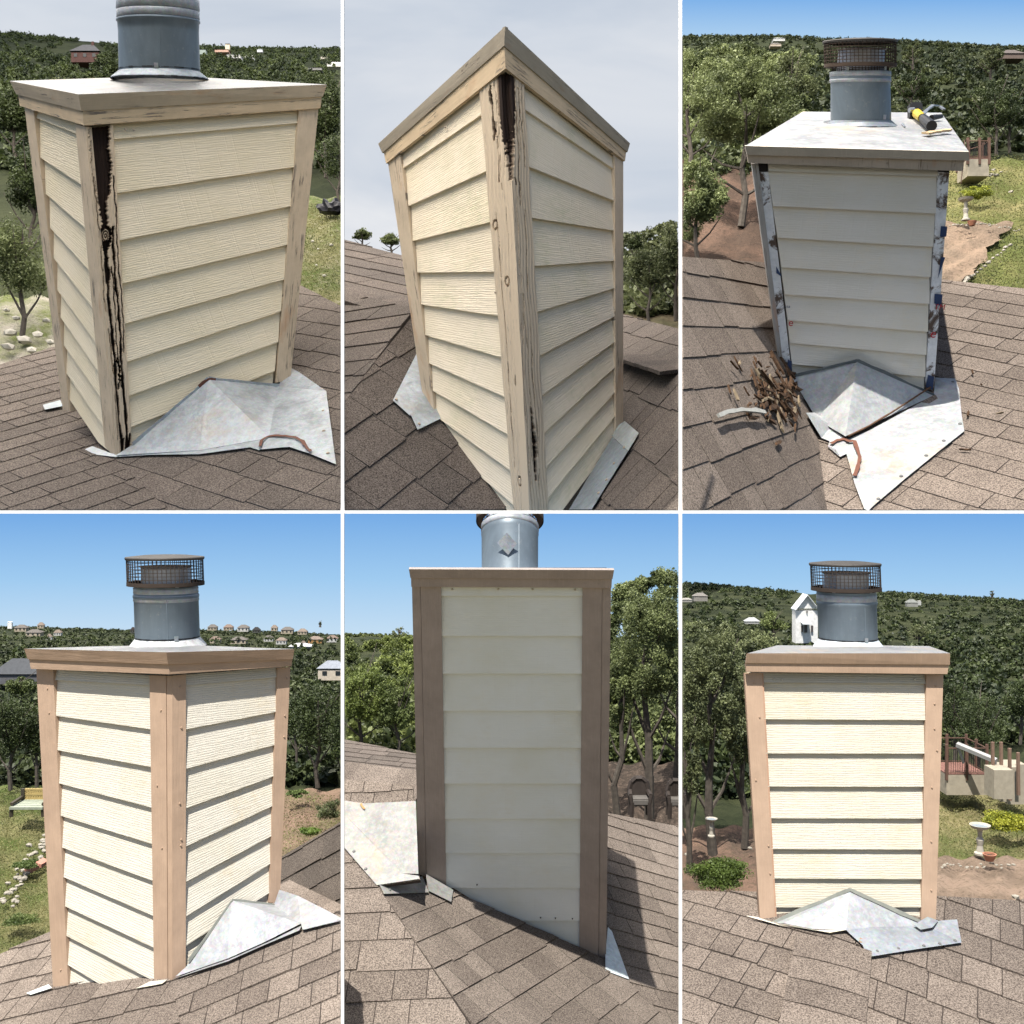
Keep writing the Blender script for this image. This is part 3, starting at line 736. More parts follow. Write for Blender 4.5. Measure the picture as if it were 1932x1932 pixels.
for i, (u, v, wd, hg, lb) in enumerate(((30, 300, 120, 160, 'dark juniper at the far left edge below the ridge'), (120, 270, 150, 130, 'pale olive rounded tree below the brick house'), (60, 470, 130, 210, 'green juniper left of the peeling chimney at mid height'),
                              (40, 640, 150, 260, 'leafy oak shrub by the pale rocks left of the peeling chimney'), (615, 330, 130, 190, 'dark juniper right of the peeling chimney above the grass'), (640, 385, 110, 150, 'low dark tree at the edge of the grass slope'), (600, 215, 90, 90, 'rounded tree by the right end of the metal chimney cover'), (205, 150, 60, 60, 'dark tree beside the brick house'))):
    tree('juniper_tree', u, v, dep1(v) * .97, wd, hg, 9000 if hg > 150 else 5000, 5.5 if hg > 150 else 4, [JUN, OLV, JUN, OAK, JUN, JUN, JUN, JUN][i], lb, clumps=45, trunk=.12, shrub=(hg < 100))
def house(u, v, d, wpx, wallh, roofh, wallc, roofc, label, dep=.6, hip=True, wins=0, chim=False):
    m = d * S / F; b = at(u, v, d); h = thing('house', b, label, 'house'); W = wpx * m / 2; D = W * dep; z1 = wallh * m; z2 = z1 + roofh * m
    wm = m_flat('house_wall', wallc, .8); rm = m_flat('house_roof', roofc, .8)
    bm = bmesh.new(); box(bm, b + V((0, D, z1 / 2 - z1 * .2)), V((W, 0, 0)), V((0, D, 0)), V((0, 0, z1 * .7))); clip_bm(bm, RECT)
    if not bm.verts: bm.free(); return h
    fin(bm, 'wall', wm, h)
    o = 1.12; bm = bmesh.new(); f = [b + V((x * W * o, D + y * D * o, z1 * 1.2)) for x, y in ((-1, -1), (1, -1), (1, 1), (-1, 1))]
    k = .35 if hip else 1.0; r = [b + V((-W * k * o, D, z2 + z1 * .2)), b + V((W * k * o, D, z2 + z1 * .2))]
    vs = [bm.verts.new(p) for p in f + r]
    for q in ((0, 1, 5, 4), (1, 2, 5), (2, 3, 4, 5), (3, 0, 4), (3, 2, 1, 0)): bm.faces.new([vs[i] for i in q])
    rf = fin(bm, 'roof', rm, h, clip=RECT)
    if chim:
        bm = bmesh.new(); box(bm, b + V((W * .35, D, z2 + z1 * .1)), V((W * .08, 0, 0)), V((0, W * .08, 0)), V((0, 0, roofh * m * .35))); fin(bm, 'chimney_stack', wm, rf, clip=RECT)
    for i in range(wins):
        bm = bmesh.new(); x = -W + 2 * W * (i + .5) / wins; box(bm, b + V((x, -.004 * S, z1 * .6)), V((W / wins * .35, 0, 0)), V((0, .006 * S, 0)), V((0, 0, z1 * .25))); clip_bm(bm, RECT)
        if bm.verts: fin(bm, 'window', m_flat('dark_glass', (.03, .035, .04), .2), h)
        else: bm.free()
    return h
house(160, 112, dep1(112) * .9, 52, 13, 19, (.075, .037, .032), (.07, .07, .075), 'brick house with grey hipped roof among the trees at upper left', wins=3, chim=True)
for k, (u, v, wd, hh, rh, wc, rc_, lb) in enumerate(((429, 93, 8, 9, 1, (.62, .55, .42), (.6, .55, .45), 'tan water tower block on the far ridge right of the flue'), (418, 97, 26, 3, 2, (.45, .30, .24), (.3, .2, .17), 'long low reddish building on the far ridge'),
        (441, 108, 26, 4, 4, (.5, .5, .5), (.45, .47, .5), 'pale gabled house among trees right of the flue'), (470, 109, 16, 4, 2, (.8, .8, .78), (.7, .75, .8), 'small white building in the middle of the far woods'),
        (380, 100, 16, 6, 1, (.25, .3, .28), (.3, .32, .32), 'grey-green flat roofed building just right of the flue'), (630, 123, 26, 6, 2, (.65, .65, .62), (.4, .4, .4), 'white flat roofed house at the right edge of the upper left view'),
        (612, 110, 14, 3, 2, (.55, .52, .45), (.4, .38, .36), 'tiny beige house near the ridge at right'), (590, 131, 34, 3, 1, (.2, .2, .2), (.6, .62, .62), 'long low shed with pale roof in the woods at right'), (490, 97, 10, 3, 2, (.6, .62, .65), (.5, .55, .6), 'tiny pale blue house below the ridge'))):
    house(u, v, dep1(v) * .85, wd, hh, rh, wc, rc_, lb, hip=(k != 2))
forest('hillside_trees', (-14, 650), [(-14, 100), (650, 104)], 150, lambda v: dep1(v) * .84, 70, JUN, 'dark trees standing in front of the far houses at upper left', sz=(6, 9), skip=lambda u, v, r: 118 < u < 190 and v < 122)
def tarp(u, v, d, wpx, hpx, mat, label, name='tarp_bundle', cat='tarp'):
    m = d * S / F; bm = bmesh.new(); bmesh.ops.create_icosphere(bm, subdivisions=3, radius=1)
    b = at(u, v, d)
    for x in bm.verts:
        c = x.co; k = 1 + .22 * math.sin(c.x * 7 + c.z * 5) + .15 * math.sin(c.y * 11 + c.x * 13); x.co = b + V((c.x * wpx * m / 2 * k, c.y * wpx * m / 3 * k, max(0, c.z + .25) * hpx * m * .8 * k))
    return tag(fin(bm, name, mat, clip=RECT), label, cat)
tarp(622, 402, dep1(402) * .96, 44, 24, m_flat('black_plastic', (.02, .02, .025), .35), 'crumpled black tarp bundle on the grass at the right edge')
def rocks(pts, d, label, group, mat=None, cat='rock'):
    mat = mat or m_flat('limestone', (.50, .47, .40), .9, 0.0, .35, 8.0); first = None
    for u, v, r in pts:
        dd = d(v) if callable(d) else d; m = dd * S / F; rn = random.Random(int(u * 7 + v)); 
        bm = bmesh.new(); bmesh.ops.create_icosphere(bm, subdivisions=1, radius=1)
        for x in bm.verts: x.co = V((x.co.x * r, x.co.y * r * .8, x.co.z * r * .62)) * m * rn.uniform(.72, 1.2)
        u_ = u; me = bpy.data.meshes.new('rock'); p = at(u, v, dd)
        if not (RECT[0] + r < u < RECT[2] - r): bm.free(); continue
        bm.to_mesh(me); bm.free(); o = link('rock', me, mat); o.location = p; tag(o, label, cat, group)
rocks([(20, 628, 13), (45, 640, 16), (72, 632, 12), (95, 645, 10), (15, 655, 14), (60, 660, 12), (88, 605, 9), (30, 600, 8), (12, 585, 7)], lambda v: dep1(v) * .97, 'pale rounded limestone rock on the slope left of the peeling chimney', 'pale rocks left of the peeling chimney')
rocks([(590, 455, 4), (600, 470, 3), (625, 462, 4), (638, 505, 5), (612, 520, 4), (597, 500, 3)], lambda v: dep1(v) * .97, 'small pale stone lying in the grass right of the peeling chimney', 'small stones in the grass slope')

# ------------------------------------------------------------------ upper terrace, middle: the same chimney from below its corner
RECT = (649, -14, 1281, 963)
pL, pR, n1, n2, l1, r1 = two_face('', (954, 131, 5.0), (1000, 963, 5.0), (731.5, 309, 5.6), (1176, 305, 5.6))
ch = thing('chimney', n2, 'cream chimney seen from below its near corner, split tan corner boards against grey sky', 'chimney')
top3, _ = ring_band(ch, pL, pR, ((723, 274), (953, 57), (1179, 274)), ((727, 290), (951, 90.5), (1178, 289)), .035, .022, m_trim((.44, .375, .285), .2), 'cover_skirt')
ring_band(ch, pL, pR, ((728, 289), (951, 89.5), (1177.5, 288)), ((731.5, 309), (954, 131), (1176, 305)), .014, .012, m_trim(OLDTAN, .8), 'fascia_board')
bk = top3[0] + top3[2] - top3[1]; cover(ch, top3[0], top3[1], top3[2], bk, m_galv((.52, .53, .54), .25, .3))
core(ch, [pL.hit(740, 300, -.06), cin(953, 110), pR.hit(1166, 300, -.06), bk - V((0, 0, 1.2))],
     [pL.hit(808, 800, -.06), cin(999, 975), pR.hit(1168, 840, -.06), pL.hit(805, 800) + pR.hit(1172, 840) - pL.hit(999, 975)], m_flat('sheathing', (.5, .45, .35)))
sm = m_siding((.86, .745, .57), (.50, .50, .28), .75)
LT = [((746, 284), (905, 150)), ((758, 316), (908, 213)), ((769, 388), (918, 321)), ((777, 454), (928, 417)), ((786, 514), (936, 512)), ((793, 574), (943, 596)), ((801, 632), (951, 676)),
      ((808, 685), (956, 751)), ((815, 737), (962, 823)), ((823, 787), (968, 893)), ((830, 835), (973, 958)), ((838, 885), (978, 1020))]
siding(ch, pL, LT, [], sm)
RT = [((985, 138), (1165, 288)), ((988, 201), (1162, 318)), ((994, 311), (1162, 378.5)), ((999, 409), (1162, 434.5)), ((1005, 501.5), (1162, 491)), ((1009, 590), (1163, 542.5)), ((1014, 674), (1163, 595.5)),
      ((1019, 750), (1163, 643.5)), ((1024, 821), (1164, 690.5)), ((1027, 887), (1165, 737)), ((1030, 946), (1166, 780)), ((1033, 1003), (1166, 825))]
siding(ch, pR, RT, [], sm)
tm = m_trim((.62, .50, .36), .75)
strip(ch, pL, (732, 307), (755, 292), (820.6, 781), (800, 763), tm)
strip(ch, pR, (1160, 294), (1176, 306), (1175.7, 812), (1162, 827), tm)
def rot2L(s, t):
    m = 0; rag = .03 * math.sin(t * 300) * math.sin(t * 110) + .015 * math.sin(t * 610)
    if t < .26:
        e = 1 - .40 * (1 - (t / .26) ** 1.3) + rag
        if s > e: m = 1.1
        else: m = max(0, .48 - (e - s) * 3)
    for p, w0, t0, t1, f in ((.42, .05, .01, .14, 40), (.60, .018, .0, .26, 30), (.52, .012, .1, .24, 22), (.30, .010, .3, .9, 9), (.75, .012, .3, .98, 12), (.90, .02, .2, 1, 18)):
        if t0 < t < t1:
            dd = abs(s - p - wav(t, .02, f, p * 9)); hw = w0 * (.4 + .6 * math.sin(t * 45 + p * 7) ** 2)
            m = max(m, (.95 if w0 > .015 else .62) if dd < hw else .42 - (dd - hw) * 12)
    for a, c in ((.55, .47), (.20, .33), (.72, .70), (.5, .93)):
        kd = math.hypot((s - a) / .10, (t - c) / .012)
        if .7 < kd < 1.1: m = max(m, .5)
    return m + random.uniform(-.05, .07)
def rot2R(s, t):
    m = 0; rag = .03 * math.sin(t * 280) * math.sin(t * 90 + 1) + .015 * math.sin(t * 570)
    if t < .25:
        e = .42 * (1 - (t / .25) ** 1.5) + .03 + rag
        if s < e: m = 1.1
        else: m = max(0, .48 - (s - e) * 3)
    for p, w0, t0, t1, f in ((.62, .045, .02, .17, 40), (.45, .018, .0, .30, 26), (.80, .014, .0, .2, 30), (.18, .045, .24, .62, 24), (.10, .02, .3, .98, 14), (.34, .014, .5, .9, 16), (.6, .010, .3, .95, 10)):
        if t0 < t < t1:
            dd = abs(s - p - wav(t, .035, f, p * 9)); hw = w0 * (.3 + .8 * math.sin(t * 55 + p * 7) ** 2)
            m = max(m, (1.0 if w0 > .015 else .62) if dd < hw else .44 - (dd - hw) * 10)
    if .76 < t < .93:
        dd = abs(s - .42 - wav(t, .03, 30, 1)); hw = .11 * math.sin((t - .76) / .17 * math.pi) + rag
        m = max(m, 1.15 if dd < hw else .45 - (dd - hw) * 5)
    return m + random.uniform(-.05, .07)
rm_ = m_rot((.62, .50, .36))
rot_strip(ch, pL, (904, 167), (953.8, 131), (999, 965), (969, 965), rot2L, rm_, label='left half of the near corner board, black with rot at the top')
rot_strip(ch, pR, (954.2, 131), (989, 160), (1035, 965), (999.2, 965), rot2R, rm_, label='right half of the near corner board with a jagged split')
nails(ch, pL, [(840, 240), (785, 308), (935, 552)], NAIL); nails(ch, pR, [(1125, 250), (1150, 262)], NAIL)
a2 = pL.hit(832, 797).y / S; b2 = pR.hit(1163, 826).y / S; d975 = pL.hit(960, 975).y / S
rC = Pl(at(819, 784, pL.d(819, 784)), at(955, 970, pL.d(955, 970)), at(649, 762, 5.2))
rE = Pl(at(1163, 826, b2), at(1079.5, 963, pR.d(1079.5, 963)), at(1281, 695, 5.4))
fl = thing('roof_flashing', rC.hit(790, 760), 'pale metal flashing piece at the left foot of the corner-view cream chimney', 'flashing')
fm = m_galv((.42, .455, .48), .35, .5)
sheet('apron', fl, [rC.hit(784, 672, .03), rC.hit(739, 760.6, .02), rC.hit(770.6, 789, .02), rC.hit(822, 776, .02), rC.hit(806, 740, .03)], fm)
sheet('corner_piece', fl, [rC.hit(771, 788, .026), rC.hit(785.6, 816, .02), rC.hit(829, 795, .02), rC.hit(821, 778, .026)], fm)
for q in ((779, 695), (745, 760), (788, 806)): nails(fl, rC, [q], NAIL, .009, .026)
fl = thing('roof_flashing', rE.hit(1180, 860), 'long grey metal flashing strip at the lower right foot of the corner-view chimney', 'flashing')
sheet('apron', fl, [rE.hit(1079.5, 966, .02), rE.hit(1162, 830, .025), rE.hit(1190, 856, .02), rE.hit(1122, 966, .02)], m_galv((.30, .34, .365), .35, 0))
sheet('corner_piece', fl, [rE.hit(1162, 829, .03), rE.hit(1176, 808, .03), rE.hit(1184, 799, .02), rE.hit(1211, 822, .02), rE.hit(1191, 856, .02)], m_galv((.42, .455, .45), .3, .4))
for q in ((1184, 850), (1165, 880), (1151, 911), (1136, 936)): nails(fl, rE, [q], NAIL, .008, .026)
roof = thing('shingled_roof', n2, 'brown shingle roof with hips around the foot of the corner-view cream chimney', 'roof'); roof['n'] = 0
SH = ((.046, .036, .033), (.105, .081, .069))
slope(roof, rC, [(649, 762), (772, 590), (845, 780), (985, 975), (640, 975)], ((700, 830), (790, 765)), .24, .20, shm(), key=3, deckmat=deckm(), limit=90)
slope(roof, Pl(rC.hit(640, 774), rC.hit(772, 590), at(649, 550, 7.0)), [(640, 548), (775, 582), (775, 592), (640, 774)], ((649, 640), (760, 625)), .42, .17, shm(), key=4, deckmat=deckm(), limit=160)
slope(roof, Pl(at(640, 547, 7.1), at(790, 578, 6.7), at(649, 453, 8.8)), [(640, 451), (765, 484), (795, 580), (640, 547)], ((649, 480), (760, 502)), .5, .20, shm(), key=5, deckmat=deckm(), limit=230)
rD = Pl(at(1176, 665, 6.9), at(1281, 694, 5.5), at(1176, 592, 8.6))
slope(roof, rE, [(1050, 975), (1148, 815), (1165, 668), (1290, 700), (1290, 975), (1075, 975)], ((1180, 760), (1260, 800)), .20, .26, shm(), key=6, deckmat=deckm(), limit=290)
slope(roof, rD, [(1160, 662), (1160, 590), (1290, 623), (1290, 694)], ((1180, 630), (1270, 652)), .22, .18, shm(), key=7, deckmat=deckm(), limit=290)
caps(roof, at(640, 548, 7.0), at(775, 584, 6.3), 8, .13, shm(), V((0, -.5, .85)))
caps(roof, at(1165, 662, 6.85), at(1290, 697, 5.35), 6, .13, shm(), V((0, -.5, .85)))
dep2 = lambda v: ip(v, [(400, 17), (460, 15), (520, 12.5), (600, 10.5), (700, 9)])
terrain('hillside', (1150, 1290), [470, 520, 580, 625, 680], dep2, m_ground((.06, .07, .03), (.13, .10, .07), (.05, .045, .03), .5))
forest('distant_woodland', (1160, 1290), [(1160, 452), (1200, 445), (1281, 420)], 590, dep2, 90, OLV, 'grey-green wooded slope right of the corner-view chimney', sz=(10, 24), per=260)
for i, (u, v, wd, hg, cc, lb) in enumerate(((1225, 612, 110, 165, OLV, 'grey-green live oak just right of the corner-view chimney'), (1275, 600, 90, 200, OLV, 'taller oak at the right edge of the corner view'), (1200, 500, 44, 62, JUN, 'small dark juniper on the skyline right of the corner-view chimney'),
                                   (684, 470, 42, 42, OAK, 'small round tree over the far roof ridge at left'), (738, 480, 54, 42, OAK, 'second small tree over the far roof ridge beside the chimney'))):
    tree('oak_tree', u, v, 9.8 if i < 2 else (13 if i == 2 else 12), wd, hg, 9000 if i < 2 else 2500, 4.5 if i < 2 else 3.6, cc, lb, clumps=40, trunk=.25)

# ------------------------------------------------------------------ upper terrace, right: corner boards stripped off, housewrap showing
SH = ((.11, .082, .067), (.20, .158, .132))
RECT = (1287, -14, 1960, 963)
pF = Pl(at(1410, 306, 5.0), at(1814, 321, 5.0), at(1620, 720, 5.52))
ch = thing('chimney', pF.hit(1620, 730), 'shaded cream chimney with corner boards torn off showing torn white housewrap, tools on top', 'chimney')
FLc, FRc = pF.hit(1403, 272, .045), pF.hit(1821.5, 283, .045)
BLc, BRc = at(1515, 210.6, 6.45), at(1776, 212.6, 6.45); clr3 = m_galv((.20, .23, .26), .2, .2)
sk = m_trim((.50, .45, .38), .0)
cover(ch, FLc, FRc, BRc, BLc, m_galv((.27, .275, .28), .12, .6))
def quadp(name, P, mat, nrm, th=.02, par=None):
    bm = bmesh.new(); prism(bm, P, [p - nrm * th * S for p in P], quad_uv(P)); return fin(bm, name, mat, par or ch, clip=RECT)
quadp('cover_skirt', [FLc, FRc, pF.hit(1818, 300, .035), pF.hit(1407, 289.5, .035)], sk, pF.n)
quadp('fascia_board', [pF.hit(1408, 289, .022), pF.hit(1817, 299.5, .022), pF.hit(1813, 321.5, .018), pF.hit(1411, 306, .018)], m_trim((.48, .41, .34), .4), pF.n)
dn = (pF.hit(1407, 289.5, .035) - FLc)
for a, b in ((FLc, BLc), (FRc, BRc)):
    nn = V((-1 if a is FLc else 1, 0, 0)); quadp('cover_skirt', [a, b, b + dn, a + dn], sk, nn)
bd = (BLc - FLc) * .86; bdr = (BRc - FRc) * .86
core(ch, [pF.hit(1420, 285, -.05), pF.hit(1800, 293, -.05), pF.hit(1800, 293, -.05) + bdr, pF.hit(1420, 285, -.05) + bd],
     [pF.hit(1478, 720, -.05), pF.hit(1755, 760, -.05), pF.hit(1755, 760, -.05) + bdr, pF.hit(1478, 720, -.05) + bd], m_flat('sheathing_dark', (.10, .07, .055)))
sm = m_siding(CREAM2, None, .45) if False else m_siding(CREAM2, (.72, .64, .50), .5)
RT = [((1451, 306), (1772, 318)), ((1451, 323.5), (1771, 334)), ((1459, 389.5), (1767, 403.5)), ((1468, 449), (1762, 466.5)), ((1475, 505), (1757, 524)), ((1481, 556), (1755, 574.5)), ((1487, 605), (1752, 627)),
      ((1491, 648), (1749, 671)), ((1495, 688), (1747, 712)), ((1498, 730), (1744, 755))]
siding(ch, pF, RT, [], sm, .014)
def wrapm():
    k = N('housewrap'); co = k.coord('Object', (1 / S,) * 3); a = k.noise(co, 9, 6, .7, .6); b = k.noise(co, 26, 4, .7)
    c = k.mix(k.ramp(b, [(.3, 0.0), (.7, 1.0)]), (.62, .64, .68), (.80, .82, .85)); c = k.mix(k.ramp(a, [(.51, 0.0), (.58, 1.0)]), c, (.10, .07, .055)); k.col(c); k.set(.5); k.bump(b, .6, .02 * S); return k.m
wm = wrapm(); gw = m_trim((.36, .35, .34), .9); blu = m_flat('blue_print', (.035, .06, .14), .6); redp = m_flat('red_print', (.45, .03, .04), .6)
strip(ch, pF, (1419, 309), (1431, 309), (1480, 702), (1472, 700), gw, -.006, .03, 'weathered_batten')
strip(ch, pF, (1433, 326), (1451, 326), (1495, 705), (1481, 703), wm, -.018, .02, 'housewrap_strip')
strip(ch, pF, (1431, 308), (1448, 308), (1450, 325), (1433, 325), m_flat('gap_shade', (.012, .01, .01)), -.02, .02, 'gap_shade_strip')  # solid near-black strip, the darkness of a gap put into its colour
strip(ch, pF, (1772, 324), (1793, 323), (1763, 742), (1747, 735), wm, -.012, .02, 'housewrap_strip')
strip(ch, pF, (1773, 320), (1792, 321), (1793, 326), (1772, 325), m_flat('gap_shade', (.012, .01, .01)), -.008, .02, 'gap_shade_strip')
for P in (((1465, 503), (1474, 519), (1476, 523), (1465, 516)), ((1487, 679), (1494, 682), (1495, 703), (1486, 700)), ((1776, 427), (1788, 428), (1786, 447), (1774, 447)), ((1776, 486), (1784, 486), (1770, 526), (1774, 500)),
          ((1764, 555), (1779, 556), (1776, 577), (1763, 573)), ((1763, 712), (1752, 708), (1747, 730), (1760, 736))):
    quadp('printed_patch', [pF.hit(*q, -.004) for q in P], blu, pF.n, .002)
eX = (pF.hit(1700, 600) - pF.hit(1600, 596)).normalized(); eY = pF.n.cross(eX)
text('printed_letter', 'e', ch, pF.hit(1486.5, 615, -.002), eX, eY, .055, redp); text('printed_letter', 'e', ch, pF.hit(1754, 637, -.002), eX, eY, .065, redp)
text('printed_letter', 'usa', ch, pF.hit(1480, 580.5, -.002), eX, eY, .022, blu); text('printed_letter', 'TM', ch, pF.hit(1762, 584, -.002), eX, eY, .040, redp)
text('printed_letter', 'n', ch, pF.hit(1764, 578, -.001), eX, eY, .05, blu)
flue(ch, (1624, 236, 5.75), (1622, 68, 5.6), [(226, 55), (166, 54), (152, 54), (150, 55.5), (146, 55.5), (143, 54.5), (134, 55)], [(240, 67), (237, 66), (226, 54), (223, 53.5)], (126, 78, 65, 55),
     fluem(bands=[(155, 148, 55), (144, 134, 55)], collar=clr3, clip_angle=-1.0, wires=56, rust=m_flat('rusty_wire', (.06, .040, .028), .8)))
# roof
wy = lambda u, v: pF.d(u, v)
hp = (1515, 790, wy(1515, 790) - .35)
X_ = at(1540, 800, wy(1540, 800) - .18); H_ = at(1560, 975, 4.75); r3L = Pl(pF.hit(1490, 706, .01), X_, H_); r3R = Pl(X_, H_, pF.hit(1758, 742, .01))
fl = thing('roof_flashing', r3R.hit(1640, 850), 'large bare metal cricket flashing with red sealant below the stripped chimney', 'flashing')
fm = m_galv((.34, .35, .355), .10, .5)
A_ = pF.hit(1615.5, 676, .02); Lb = pF.hit(1490, 705, .02); Rb = pF.hit(1758, 742, .03); Ft = r3R.hit(1595, 838, .045); L2 = r3R.hit(1540, 780, .03) if False else X_ + V((0, -.2, .2))
sheet('cricket_panel', fl, [A_, Lb, L2, Ft], fm); sheet('cricket_panel', fl, [A_, Ft, Rb], fm)
h = lambda u, v, o=.018: (r3R if u > 1540 or v > 800 else r3L).hit(u, v, o)
sheet('apron', fl, [h(1595, 836), h(1640, 818), Rb, h(1764, 722, .03), h(1802, 720), h(1809, 740), h(1814, 790), h(1819, 819), h(1770, 858), h(1710, 907), h(1650, 958), h(1638, 970), h(1630, 966), h(1612, 918), h(1597, 862)], fm)
sheet('apron', fl, [h(1597, 862), h(1585, 868), h(1575, 852), h(1562, 848), h(1565, 838), h(1550, 832), h(1532, 806), h(1515, 782), h(1540, 782, .024), h(1570, 810, .024), h(1595, 838, .024)], fm)
ribbon('sealant', fl, [h(*p, .03) for p in ((1568, 847), (1578, 841), (1590, 838), (1602, 842), (1612, 842), (1616, 855), (1622, 872), (1619, 890), (1612, 908))], .009, m_flat('red_sealant', (.15, .06, .038), .6), r3R.n, .0015)
ribbon('debris_line', fl, [h(*p, .036) for p in ((1600, 836), (1640, 816), (1680, 792), (1720, 766), (1755, 743))], .004, m_flat('rotten_wood', (.10, .05, .025)), r3R.n)
ribbon('upturned_lip', fl, [pF.hit(*p, .026) for p in ((1490, 706), (1550, 692), (1615.5, 676))], .008, m_flat('dark_metal', (.10, .12, .13), .5), pF.n)
ribbon('upturned_lip', fl, [pF.hit(*p, .026) for p in ((1615.5, 676), (1690, 710), (1758, 742))], .008, m_flat('dark_metal', (.10, .12, .13), .5), pF.n)
for q in ((1797, 727), (1811, 806), (1780, 838), (1747, 866), (1700, 905), (1657, 948)): nails(fl, r3R, [q], m_flat('grey_nail', (.16, .16, .16)), .010, .022)
roof = thing('shingled_roof', at(*hp), 'sunlit brown shingle roof littered with rotten wood below the stripped chimney', 'roof'); roof['n'] = 0
slope(roof, r3L, [(1276, 484), (1444, 496), (1490, 600), (1540, 800), (1560, 975), (1276, 975)], ((1300, 560), (1430, 575)), .26, .14, shm(), th=.0045, key=11, deckmat=deckm(), limit=130)
slope(roof, r3R, [(1540, 800), (1600, 500), (1790, 530), (1960, 548), (1960, 975), (1560, 975)], ((1800, 600), (1900, 618)), .28, .15, shm(), th=.0045, key=12, deckmat=deckm(), limit=290)
# rotten splinters: each lies on the roof by itself
rw = m_flat('rotten_wood', (.085, .045, .022), .9, 0.0, .6, 60.0); rn = random.Random(4)
for i in range(150):
    if i < 138: u = rn.gauss(1462, 36); v = 700 + rn.gauss(30, 26) + (u - 1420) * .40
    else: u = rn.uniform(1560, 1900); v = rn.uniform(640, 940)
    if u > 1525 and i < 138: u -= 60
    if u < 1295: continue
    pl = r3L if u < 1512 else r3R
    if 1500 < u < 1640 and v < 840 or i >= 138 and v > 780 and u < 1800: continue
    c = pl.hit(u, v, .010 + rn.random() * .014); a = rn.uniform(-1.6, 1.6) if i % 3 else rn.uniform(-.3, .5); L_ = rn.uniform(.012, .07) * (1 if i < 138 else .45)
    e1 = (pl.hit(u + 10, v) - pl.hit(u, v)).normalized(); e2 = pl.n.cross(e1); d = (e1 * math.cos(a) + e2 * math.sin(a)); s_ = pl.n.cross(d)
    bm = bmesh.new(); wv = rn.uniform(.08, .22) * L_; F_ = [-d * L_ - s_ * wv, d * L_ * .3 - s_ * wv * 1.2, d * L_ * 1.1, d * L_ * .5 + s_ * wv, -d * L_ * .8 + s_ * wv * .6]
    prism(bm, [pl.n * .004 * S + x * S + pl.n * rn.uniform(0, .008) * S for x in F_], [x * S for x in F_]); me = bpy.data.meshes.new('wood_splinter'); bm.to_mesh(me); bm.free()
    o = link('wood_splinter', me, rw if rn.random() < .86 else m_flat('pale_wood', (.20, .155, .10))); o.location = c
    tag(o, 'small rotten brown wood splinter lying on the shingles by the stripped chimney', 'wood debris', 'rotten wood splinters on the roof')
for P, lb in (([(1340, 792), (1358, 786), (1385, 781), (1412, 782), (1430, 785)], 'long thin white strip lying across the shadow edge on the roof'),):
    o = ribbon('paint_strip', None, [r3L.hit(*p, .03) for p in P], .010, m_flat('white_strip', (.42, .42, .39)), r3L.n, .01); tag(o, lb, 'debris')
# hammer, pry bar and chip on the metal cover
ctop = Pl(FLc, FRc, (BLc + BRc) / 2); q = lambda u, v, o=.03: ctop.hit(u, v, o)
hm = thing('hammer', q(1740, 245), 'yellow and black claw hammer lying on the metal chimney cover', 'hammer')
blk = m_flat('black_rubber', (.02, .02, .022), .5); yel = m_flat('yellow_grip', (.48, .34, .02), .5); stl = m_flat('tool_steel', (.35, .37, .4), .35, .7)
bm = bmesh.new(); bar(bm, q(1735, 236, .045), q(1755, 253, .04), .022 * S, .027 * S, 12); fin(bm, 'grip', blk, hm)
bm = bmesh.new(); bar(bm, q(1727, 230, .045), q(1737, 239, .045), .026 * S, .023 * S, 12); fin(bm, 'grip_band', yel, hm)
bm = bmesh.new(); box(bm, q(1723, 228, .05), V((.035, 0, 0)) * S, V((0, .03, 0)) * S, V((0, 0, .045)) * S); bmesh.ops.bevel(bm, geom=bm.edges[:], offset=.008 * S, segments=2, affect='EDGES'); fin(bm, 'head', blk, hm)
bm = bmesh.new(); bar(bm, q(1712, 229, .06), q(1720, 229, .06), .014 * S, .016 * S, 10); fin(bm, 'face', stl, hm)
pb = ribbon('pry_bar', None, [q(*p, .07 - abs(i - 2) * .012) for i, p in enumerate(((1732, 238), (1745, 229), (1755, 224), (1768, 221), (1778, 224)))], .011, stl, ctop.n, .008)
tag(pb, 'thin curved steel pry bar lying over the hammer on the cover', 'pry bar')
bm = bmesh.new(); bar(bm, q(1755, 233, .03), q(1774, 230, .03), .016 * S, .012 * S, 10); tag(fin(bm, 'screwdriver', blk), 'short black handled tool behind the hammer on the cover', 'tool')
bm = bmesh.new(); bar(bm, q(1701, 241, .02), q(1706, 247, .02), .006 * S, .004 * S, 6); tag(fin(bm, 'chisel_bit', stl), 'small dark bit lying left of the hammer on the cover', 'tool')
o = ribbon('wood_chip', None, [q(*p, .02) for p in ((1744, 262), (1757, 259), (1772, 257), (1790, 254))], .016, m_flat('raw_wood', (.52, .38, .22)), ctop.n, .01); tag(o, 'split pale wood chip at the front right of the metal cover', 'wood chip')
